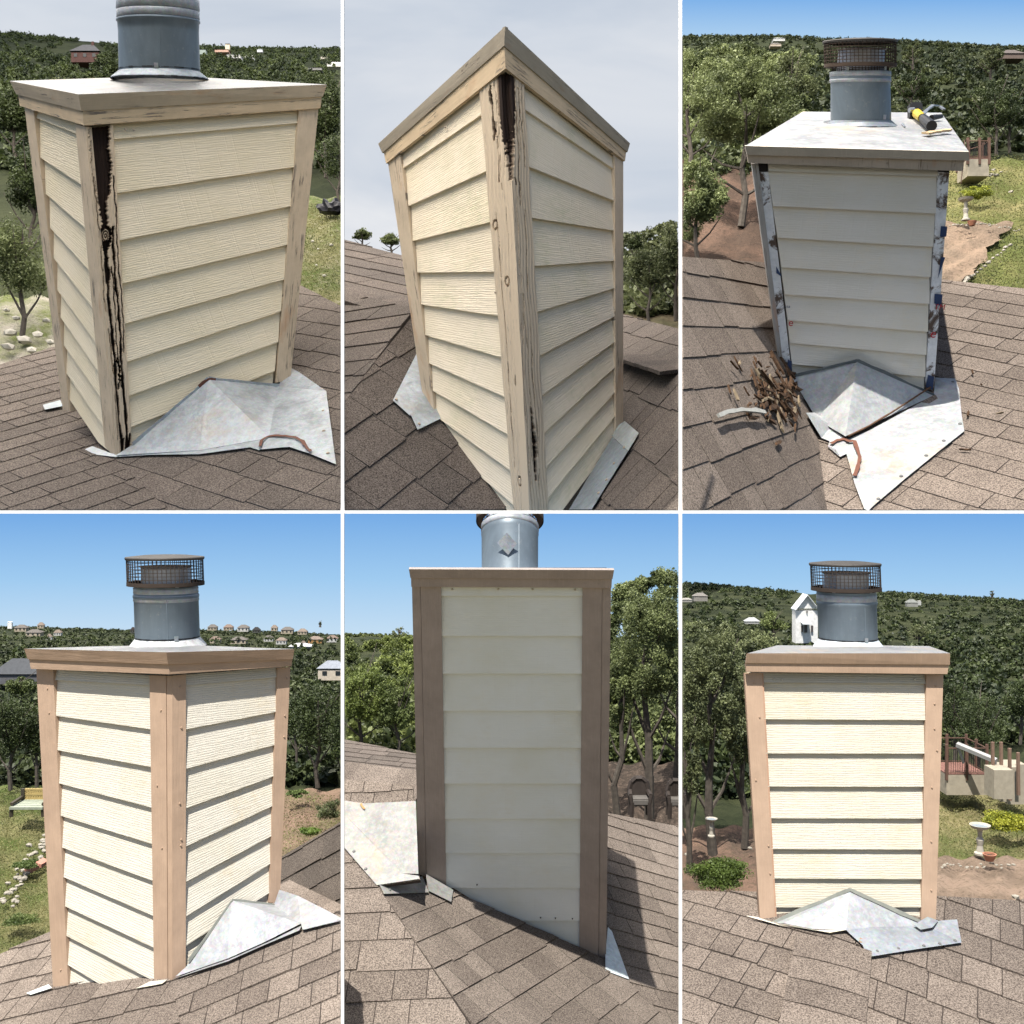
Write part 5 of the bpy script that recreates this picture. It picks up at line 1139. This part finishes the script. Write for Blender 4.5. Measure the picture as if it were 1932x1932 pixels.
slope(roof, r5R, [(1139, 1812), (1139, 1536), (1147, 1535), (1290, 1561), (1290, 1955)], ((1160, 1640), (1270, 1672)), .22, .15, shm(), key=33, deckmat=deckm(), limit=292)
SHd = m_shingle((.055, .045, .042), (.13, .105, .095))
slope(roof, Pl(at(649, 1395, 9.8), at(785, 1423, 9.4), at(649, 1470, 8.3)), [(640, 1393), (790, 1424), (790, 1486), (640, 1466)], ((649, 1432), (780, 1446)), .30, .17, SHd, key=34, deckmat=deckm(), limit=298)
caps(roof, at(640, 1463, 8.1), at(795, 1483, 7.8), 6, .14, shm(), V((0, -.6, .8)))
fm = m_galv((.25, .25, .24), .05, .5); h = lambda u, v, o=.02: r5L.hit(u, v, o)
fl = thing('roof_flashing', h(700, 1600), 'big bright white metal flashing at the left of the shaded square-on chimney', 'flashing')
g5 = lambda u, v, o=.02: r5M.hit(u, v, o)
WT, WB = h(788, 1526, .07), h(791, 1655, .03); FT = h(690, 1522, .03)
sheet('apron', fl, [h(640, 1530), h(690, 1580, .018), h(760, 1652, .020), h(791, 1657, .022), h(793, 1662, .02), h(712, 1673, .016), h(640, 1590)], fm)
sheet('apron', fl, [g5(711, 1671, .020), g5(793, 1660, .024), g5(806, 1689), g5(722, 1690.8, .016)], fm)
sheet('cricket_panel', fl, [FT, WT, WB, h(760, 1652, .020), h(690, 1580, .020)], fm); sheet('cricket_panel', fl, [h(640, 1512, .015), FT, h(690, 1580, .020), h(640, 1530, .020)], fm)
sheet('corner_piece', fl, [r5M.hit(798, 1655, .03), r5M.hit(852, 1684, .02), r5M.hit(848, 1706.8, .02), r5M.hit(806, 1686, .02)], fm)
for q in ((669, 1610), (691, 1643), (732, 1684)): nails(fl, r5M if q[0] > 720 else r5L, [q], m_flat('grey_nail', (.16, .16, .16)), .010, .022)
ribbon('rust_stain', fl, [h(*p, .036) for p in ((683, 1524), (686, 1529), (690, 1534))], .006, m_flat('rust', (.42, .24, .10)), r5L.n, .002)
fl = thing('roof_flashing', r5R.hit(1160, 1830), 'narrow metal flashing piece at the right foot of the shaded chimney', 'flashing')
sheet('apron', fl, [r5R.hit(1143, 1756, .03), r5R.hit(1152, 1762, .02), r5R.hit(1184.7, 1851, .015), r5R.hit(1139.6, 1836, .02), r5R.hit(1138, 1808, .03)], m_galv((.60, .66, .68), .1, .2))
ribbon('step_flashing', ch, [pF.hit(*p, .006) for p in ((805, 1661), (841, 1676), (886, 1699), (980, 1742), (1093, 1793))], .008, dm, pF.n)
dep5 = lambda v: ip(v, [(1190, 42), (1215, 28), (1260, 20), (1350, 14.5), (1420, 12), (1500, 10.6), (1580, 9.8)])
HZ5 = [(640, 1192), (700, 1194), (790, 1196), (1140, 1200), (1290, 1200)]
terrain('hillside', (640, 1290), [1192, 1200, 1215, 1240, 1280, 1330, 1390, 1450, 1510, 1570], dep5, m_ground((.018, .023, .011), (.040, .046, .022), (.010, .013, .007), .8), top=HZ5)
terrain('bare_soil', (1120, 1290), [1440, 1480, 1520, 1570], dep5, m_ground((.07, .052, .04), (.04, .032, .026), (.16, .12, .095), 1.6), lift=.985)  # soil colour darkened to stand in for the shade under the oaks
forest('distant_woodland', (640, 1290), HZ5, 1440, dep5, 420, ((.035, .048, .016), (.17, .20, .065), .25), 'sunlit yellow-green woods behind the shaded square-on chimney', sz=(4, 30), per=300)
canopy('oak_canopy', (1150, 1290), [(1150, 1200), (1170, 1120), (1240, 1090), (1290, 1095)], 1450, lambda v: ip(v, [(1080, 13), (1450, 11.8)]), 110, OAK, 'sunlit oak foliage massed right of the shaded chimney', per=700)
canopy('oak_canopy', (640, 790), [(640, 1215), (790, 1215)], 1420, lambda v: ip(v, [(1200, 21), (1420, 12.6)]), 60, ((.045, .06, .018), (.25, .30, .08), .3), 'yellow-green oak foliage massed left of the shaded chimney', per=600)
for i, (u, v, wd, hg, cc, lb) in enumerate(((1225, 1530, 160, 450, OAK, 'tall live oak right of the shaded square-on chimney'), (1275, 1480, 130, 400, OAK, 'second tall oak at the right edge of the shaded view'), (1165, 1530, 70, 330, OAK, 'slim oak touching the right corner board of the shaded chimney'),
         (680, 1420, 150, 190, ((.05, .07, .02), (.26, .32, .08), .3), 'bright yellow-green oak left of the shaded chimney'), (750, 1425, 110, 170, ((.045, .06, .02), (.20, .25, .08), .3), 'leafy oak between the left roof ridge and the shaded chimney'), (752, 1215, 34, 36, OLV, 'thin sparse tree sticking up on the left skyline of the shaded view'))):
    tree('oak_tree', u, v, dep5(v) * (.96 if i < 5 else .9), wd, hg, (30000, 22000, 9000, 14000, 9000, 500)[i], (5, 5, 5, 5, 5, 3)[i], cc, lb, clumps=(130, 100, 40, 50, 40, 10)[i], trunk=.30 if i < 3 else .1, spread=.16 if i < 3 else .24)
def chair(u, v, d, wpx, hpx, label):
    m = d * S / F; b = at(u, v, d); t = thing('garden_chair', b, label, 'chair'); w_ = wpx * m / 2; h = hpx * m; ir = m_flat('dark_iron', (.05, .04, .035), .6); cu = m_flat('seat_cushion', (.13, .12, .11), .8)
    for s in (-1, 1):
        for y in (-w_ * .7, w_ * .7):
            bm = bmesh.new(); bar(bm, b + V((s * w_ * .85, y, 0)), b + V((s * w_ * .8, y, h * .45)), .02, n=5); fin(bm, 'leg', ir, t)
        bm = bmesh.new(); bar(bm, b + V((s * w_ * .95, -w_ * .7, h * .62)), b + V((s * w_ * .85, w_ * .7, h * .66)), .02, n=5); bar(bm, b + V((s * w_ * .95, -w_ * .7, h * .62)), b + V((s * w_ * .85, -w_ * .7, h * .42)), .018, n=5); fin(bm, 'armrest', ir, t)
    bm = bmesh.new(); box(bm, b + V((0, 0, h * .44)), V((w_ * .85, 0, 0)), V((0, w_ * .8, 0)), V((0, 0, .03))); bmesh.ops.bevel(bm, geom=bm.edges[:], offset=.012, segments=2, affect='EDGES'); fin(bm, 'seat', cu, t)
    bm = bmesh.new(); pts = [(-.85, .45), (-.9, .7), (-.7, .9), (-.3, 1.0), (.3, 1.0), (.7, .9), (.9, .7), (.85, .45)]
    pp = [b + V((x * w_, w_ * .75, z * h)) for x, z in pts]
    for i in range(len(pp) - 1): bar(bm, pp[i], pp[i + 1], .022, n=5)
    for i in range(1, 9):
        x = -.85 + i * .19; bar(bm, b + V((x * w_, w_ * .75, h * .45)), b + V((x * w_ * .95, w_ * .75, h * (.98 - .3 * abs(x) ** 3))), .013, n=4)
    for z in (.6, .72, .85): bar(bm, b + V((-w_ * .85, w_ * .75, h * z)), b + V((w_ * .85, w_ * .75, h * z)), .012, n=4)
    fin(bm, 'backrest', ir, t)
chair(1207, 1541, dep5(1541) * .90, 40, 70, 'dark iron garden chair with arched back under the oaks'); chair(1276, 1541, dep5(1541) * .91, 34, 66, 'second dark garden chair cut by the right edge of the shaded view')

# ------------------------------------------------------------------ lower terrace, right: repaired chimney seen square on in full sun
RECT = (1287, 969, 1960, 1950)
pF = Pl(at(1404.6, 1269.5, 5.4), at(1780, 1273, 5.4), at(1600, 1740, 5.14))
ch = thing('chimney', pF.hit(1600, 1740), 'sunlit cream chimney seen square on with tan corner boards and rusty wire cap', 'chimney')
tn = m_trim(TAUPE, 0.0)
FLc, FRc = pF.hit(1403, 1235.5, .090), pF.hit(1779, 1235.5, .090); BLc, BRc = at(1466, 1217.5, 6.75), at(1752.6, 1219, 6.75)
cover(ch, FLc, FRc, BRc, BLc, m_galv((.25, .255, .26), .1, .7))
def quadp6(name, P, mat, nrm, th=.02):
    bm = bmesh.new(); prism(bm, P, [p - nrm * th * S for p in P], quad_uv(P)); return fin(bm, name, mat, ch, clip=RECT)
quadp6('cover_skirt', [FLc, FRc, pF.hit(1782.5, 1256, .066), pF.hit(1402, 1252.8, .066)], tn, pF.n)
quadp6('fascia_board', [pF.hit(1402, 1252, .058), pF.hit(1782, 1255, .058), pF.hit(1780, 1273, .050), pF.hit(1404, 1268.5, .050)], tn, pF.n)
bdv = (BLc - FLc) * .92; bdr = (BRc - FRc) * .92
core(ch, [pF.hit(1412, 1255, -.05), pF.hit(1772, 1258, -.05), pF.hit(1772, 1258, -.05) + bdr, pF.hit(1412, 1255, -.05) + bdv],
     [pF.hit(1440, 1740, -.05), pF.hit(1762, 1745, -.05), pF.hit(1762, 1745, -.05) + bdr, pF.hit(1440, 1740, -.05) + bdv], m_flat('sheathing', (.5, .45, .35)))
sm = m_siding((.50, .47, .40), (.47, .40, .24), .9)
L6 = [(1268, 1272), (1287.4, 1289.7), (1357, 1358.5), (1421.5, 1422), (1484, 1484.5), (1544, 1544.5), (1602, 1603), (1657.5, 1659), (1712, 1712), (1766, 1766)]
T6 = [((1435 + (a - 1268) * .064, a), (1750 - (b - 1272) * .021, b)) for a, b in L6]
siding(ch, pF, T6, [], sm, .0185)
strip(ch, pF, (1404.6, 1269), (1437.5, 1270), (1462.7, 1734), (1434, 1736.5), tn); strip(ch, pF, (1748, 1272), (1780, 1273), (1765.7, 1743), (1738, 1738), tn)
strip(ch, pF, (1437.8, 1270), (1440.5, 1270), (1466, 1733), (1463, 1734), m_trim((.40, .25, .17), 0.0), -.004, .02, 'caulk_line')
nails(ch, pF, [(1440, 1249), (1740, 1249), (1423, 1288), (1433, 1353), (1426, 1472), (1450, 1596), (1453, 1648), (1765, 1294), (1763, 1328), (1763, 1375), (1768, 1416), (1758, 1486), (1757, 1588), (1757, 1680)], tn, .0055)
nails(ch, pF, [(1462, 1281), (1477, 1282), (1728, 1281)], m_flat('nail_grey', (.5, .48, .42)), .006, -.006)
flue(ch, (1601, 1222, 6.15), (1594, 1062, 6.15), [(1206, 53), (1142, 54), (1139, 55.5), (1135, 55.5), (1132, 54), (1116, 54)], [(1222, 65), (1220, 64.5), (1206, 54), (1204, 53.5)], (1114, 1064, 63, 54),
     fluem(bands=[(1134, 1120, 54)], clip_angle=-1.25, wires=56, collar=m_galv((.66, .70, .72), .1, .2)))
hp = (1570, 1765, 5.0)
r6L = Pl(at(1449, 1741, pF.d(1449, 1741) - .02), at(1535, 1955, 4.40), at(1568, 1765, 4.98)); hpd = 4.98
r6R = Pl(at(1568, 1765, hpd), at(1535, 1955, 4.40), pF.hit(1750, 1743, .02))
SH = ((.115, .089, .075), (.22, .176, .148))
roof = thing('shingled_roof', at(1568, 1765, hpd), 'brown shingle hip roof in front of the sunlit square-on chimney', 'roof'); roof['n'] = 0
slope(roof, r6L, [(1280, 1680), (1440, 1685), (1568, 1765), (1535, 1960), (1280, 1960)], ((1300, 1790), (1420, 1826)), .17, .15, shm(), key=41, deckmat=deckm(), limit=120)
slope(roof, r6R, [(1568, 1765), (1700, 1690), (1930, 1699), (1975, 1702), (1975, 1960), (1535, 1960)], ((1650, 1850), (1780, 1898)), .15, .19, shm(), key=42, deckmat=deckm(), limit=280)
caps(roof, at(1549, 1955, 4.37), at(1572, 1780, hpd - .08), 4, .17, shm(), V((0, -.35, .93)))
fm = m_galv((.33, .34, .355), .08, .3); h = lambda u, v, o=.024: r6R.hit(u, v, o); hl = lambda u, v, o=.024: r6L.hit(u, v, o)
fl = thing('roof_flashing', h(1600, 1765), 'symmetrical bright metal cricket flashing under the sunlit square-on chimney', 'flashing')
A_ = pF.hit(1599.8, 1678, .03); Lb = pF.hit(1452, 1741, .03); Rb = pF.hit(1745, 1745, .03); Ft = h(1594, 1764, .03)
sheet('cricket_panel', fl, [A_, Lb, hl(1480, 1750), hl(1530, 1760), Ft], fm); sheet('cricket_panel', fl, [A_, Ft, h(1640, 1759, .03), Rb], fm)
sheet('apron', fl, [Ft, h(1640, 1759, .03), Rb, h(1770, 1744, .02), h(1803.6, 1742.6), h(1812, 1786), h(1730, 1798), h(1644, 1812), h(1633, 1808), h(1625.6, 1791), h(1600, 1768)], m_galv((.27, .29, .315), .15, .2))
sheet('apron', fl, [hl(1409, 1736), hl(1430, 1739), Lb, hl(1480, 1752), hl(1530, 1762), hl(1566, 1768), Ft, hl(1530, 1758, .014), hl(1478, 1752, .013)], m_galv((.62, .58, .48), .1, .2))
sheet('apron', fl, [h(1722, 1753, .026), h(1747, 1740, .034), h(1768, 1745, .026), h(1757, 1758, .026), h(1735, 1762, .026)], m_galv((.27, .29, .315), .15, 0))
ribbon('upturned_lip', fl, [pF.hit(*p, .034) for p in ((1452, 1740), (1520, 1709), (1599.8, 1676))], .009, dm, pF.n); ribbon('upturned_lip', fl, [pF.hit(*p, .034) for p in ((1599.8, 1676), (1670, 1709), (1745, 1743))], .009, dm, pF.n)
ribbon('sealant', fl, [h(*p, .022) for p in ((1608, 1766), (1618, 1769), (1625, 1776), (1621, 1786))], .008, m_flat('old_sealant', (.30, .20, .14), .6), r6R.n, .003)
for q in ((1653, 1802), (1693, 1797), (1741, 1792), (1771, 1788), (1800, 1782)): nails(fl, r6R, [q], m_flat('grey_nail', (.16, .16, .16)), .009, .026)
dep6 = lambda v: ip(v, [(1095, 42), (1110, 38), (1140, 32), (1180, 26), (1240, 20), (1320, 15.5), (1400, 13), (1500, 11), (1600, 9.4), (1700, 8.0)])
HZ6 = [(1287, 1097), (1380, 1104), (1470, 1112), (1530, 1118), (1660, 1115), (1740, 1120), (1850, 1126), (1960, 1133)]
terrain('hillside', (1280, 1970), [1095, 1115, 1140, 1180, 1230, 1290, 1350, 1420, 1490, 1560, 1630, 1710], dep6, m_ground((.018, .023, .011), (.040, .046, .022), (.010, .013, .007), .8), top=HZ6)
terrain('lawn', (1755, 1970), [1490, 1530, 1580, 1620, 1660], dep6, m_ground((.10, .115, .04), (.20, .175, .09), (.06, .08, .025), 1.2), lift=.98)
terrain('gravel_path', (1755, 1970), [1618, 1650, 1680, 1715], dep6, m_ground((.27, .20, .15), (.18, .135, .10), (.07, .055, .04), 2.2), lift=.965)
terrain('bare_soil', (1280, 1440), [1560, 1590, 1630, 1700], dep6, m_ground((.17, .11, .08), (.09, .065, .05), (.06, .055, .035), 1.2), lift=.98)
grass((1765, 1960), (1490, 1660), lambda v: dep6(v) * .97, 12000, GR, 'sunlit grass of the lawn right of the square-on tan chimney', skip=lambda u, v: v > 1618)
forest('distant_woodland', (1287, 1970), HZ6, 1500, dep6, 900, ((.014, .023, .009), (.066, .086, .027), .15), 'green wooded hills behind the sunlit square-on chimney', sz=(5, 28), per=210, skip=lambda u, v, r: (1495 < u < 1550 and 1120 < v < 1205) or (u > 1770 and v > 1400) or (u < 1430 and v > 1540))
canopy('oak_canopy', (1287, 1450), [(1287, 1180), (1360, 1190), (1450, 1215)], 1540, lambda v: ip(v, [(1180, 22), (1300, 14.5), (1540, 10.9)]), 85, OLV, 'grey-green oak foliage massed left of the sunlit square-on chimney', per=600)
for i, (u, v, wd, hg, cc, lb) in enumerate(((1345, 1600, 170, 440, OLV, 'big live oak with dark trunk left of the sunlit square-on chimney'), (1405, 1590, 80, 330, OLV, 'oak foliage against the left corner board of the sunlit chimney'), (1300, 1640, 60, 300, OLV, 'dark oak at the left edge of the sunlit view'), (1458, 1215, 60, 70, ((.05, .07, .02), (.2, .24, .08), .25), 'small pale tree left of the white barn house'),
        (1850, 1470, 140, 190, JUN, 'green juniper right of the sunlit chimney above the deck'), (1800, 1440, 90, 180, JUN, 'dark juniper touching the right corner board of the sunlit chimney'), (1925, 1400, 90, 150, JUN, 'juniper at the right edge above the deck'), (1735, 1212, 70, 40, OLV, 'pale olive tree right behind the metal cover'), (1872, 1128, 12, 16, JUN, 'lone tree on the right skyline'))):
    tree('oak_tree', u, v, dep6(v) * .965, wd, hg, (26000, 10000, 8000, 2500, 9000, 7000, 6000, 1500, 150)[i], (5, 5, 5, 4, 3.6, 3.6, 3.6, 3.4, 2)[i], cc, lb, clumps=(110, 50, 40, 24, 50, 40, 40, 16, 6)[i], trunk=.28 if i < 3 else .1, spread=.17 if i < 3 else .28)
for u, v, wd, hg, n_, cc, lb in ((1357, 1690, 150, 82, 16000, ((.03, .05, .012), (.14, .20, .04), .2), 'dense dark green rounded bush above the left roof edge'), (1900, 1580, 112, 58, 9000, ((.08, .11, .015), (.46, .46, .05), .25), 'bright yellow-green bush on the lawn behind the stone birdbath')):
    tree('garden_shrub', u, v, dep6(v) * .955, wd, hg, n_, 4, cc, lb, 'shrub', shrub=True, clumps=50)
hh = house(1522, 1196, dep6(1196) * .86, 42, 44, 30, (.80, .80, .78), (.62, .65, .68), 'tall white gabled barn house left of the flue')
for o in [c for c in hh.children if c.name.startswith('roof')]: 
    bpy.data.objects.remove(o)
m = dep6(1196) * .86 / F; b = at(1522, 1196, dep6(1196) * .86); W = 21 * m
bm = bmesh.new(); g = [b + V((-W, -.01, 48 * m)), b + V((W, -.01, 48 * m)), b + V((0, -.01, 72 * m))]; prism(bm, g, [p + V((0, W * 1.2, 0)) for p in g]); fin(bm, 'gable', m_flat('house_wall', (.80, .80, .78), .8), hh)
for s in (-1, 1):
    bm = bmesh.new(); P = [b + V((s * W * 1.07, -.08, 45 * m)), b + V((0, -.08, 73 * m)), b + V((0, W * 1.3, 73 * m)), b + V((s * W * 1.07, W * 1.3, 45 * m))]; prism(bm, P, [p + V((0, 0, 1.6 * m)) for p in P]); fin(bm, 'roof', m_flat('metal_roof', (.66, .69, .72), .4), hh)
for x0, z0, ww, hz_ in ((-.45, 10, 3, 12), (-.1, 10, 5, 14), (.45, 10, 4, 12), (0, 42, 2.5, 3)):
    bm = bmesh.new(); box(bm, b + V((x0 * W, -.02, z0 * m)), V((ww * m / 2, 0, 0)), V((0, .015, 0)), V((0, 0, hz_ * m / 2))); fin(bm, 'window', m_flat('dark_glass', (.10, .09, .09), .3), hh)
bm = bmesh.new(); P = [b + V((x * W, y, z * m)) for x, y, z in ((-.55, -.2, 21), (.2, -.2, 21), (.2, 0, 23), (-.55, 0, 23))]; prism(bm, P, [p + V((0, 0, -1.5 * m)) for p in P]); fin(bm, 'porch_roof', m_flat('metal_roof', (.66, .69, .72), .4), hh)
for u, v, wd, hh_, rh, wc, rc_, lb in ((1420, 1175, 26, 3, 7, (.6, .6, .58), (.34, .35, .35), 'pale metal roof peeking from the trees at left of the barn house'), (1322, 1131, 26, 6, 6, (.45, .42, .38), (.16, .15, .14), 'grey roofed house with chimney on the left hillside'),
        (1296, 1134, 20, 3, 3, (.5, .48, .44), (.25, .24, .22), 'low beige roof at the far left edge of the hillside'), (1722, 1142, 20, 5, 6, (.5, .5, .46), (.17, .18, .17), 'grey gabled house half hidden on the right hillside'), (1735, 1139, 6, 5, .3, (.8, .8, .78), (.8, .8, .78), 'tiny white box building beside the grey gabled house')):
    house(u, v + 1, dep6(v) * .86, wd, hh_, rh, tuple(x * .6 for x in wc), rc_, lb, hip=True, chim=('chimney' in lb))
birdbath(1849, 1612, dep6(1612) * .95, 56, 'white stone birdbath on the lawn right of the sunlit square-on chimney'); pot(1867, 1624, dep6(1624) * .94, 12, 'terracotta pot beside the white birdbath in the lower right view')
birdbath(1342, 1578, dep6(1578) * .90, 34, 'dark small birdbath in the shade under the left oak')
rn = random.Random(19); ring = [(1776 + i * 6.5 + rn.uniform(-4, 4), 1634 + rn.uniform(-6, 5), rn.uniform(2.5, 4.5)) for i in range(22)] + [(1880 + rn.uniform(-20, 50), 1488 + rn.uniform(-14, 16), rn.uniform(3, 8)) for _ in range(26)] + [(1916, 1692, 8), (1295, 1612, 5), (1415, 1600, 5)]
rocks(ring, lambda v: dep6(v) * .95, 'pale limestone edging rock on the lawn right of the sunlit square-on chimney', 'garden rocks right of the sunlit chimney', m_flat('limestone', (.36, .33, .275), .9, 0.0, .45, 8.0))
deck((1786, 1462, 1862, 1500, 56, ((0, 0), (.5, 0), (1, 0), (1, .5), (1, 1), (.5, 1), (0, 1))), dep6(1500) * .93, 'red floored deck with brown posts and railing right of the sunlit chimney')
bm = bmesh.new(); bar(bm, at(1806, 1405, 10.2), at(1880, 1436, 9.9), .03, n=5); bar(bm, at(1806, 1405, 10.2), at(1818, 1440, 10.2), .012, n=5); tag(fin(bm, 'handrail', m_flat('white_rail', (.34, .34, .33))), 'slanting white handrail above the red floored deck', 'railing')
bm = bmesh.new(); 
for k in range(3): box(bm, at(1884 + k * 13, 1475, 9.6 + k * .3), V((.085, 0, 0)), V((0, .1, 0)), V((0, 0, .13 + k * .03)))
tag(fin(bm, 'retaining_wall', m_flat('stucco_base', (.36, .32, .25), .85)), 'short stepped pale retaining wall right of the deck', 'wall')
for k, (u0, v0, v1) in enumerate(((1873, 1400, 1480), (1889, 1400, 1500), (1905, 1412, 1510), (1921, 1420, 1500))):
    bm = bmesh.new(); bar(bm, at(u0, v0, 9.7), at(u0 + 1, v1, 9.7), .018, n=5); tag(fin(bm, 'fence_post', m_flat('brown_post', (.20, .13, .095), .8)), ('first', 'second', 'third', 'fourth')[k] + ' tall brown post from the left at the right end of the deck', 'post')
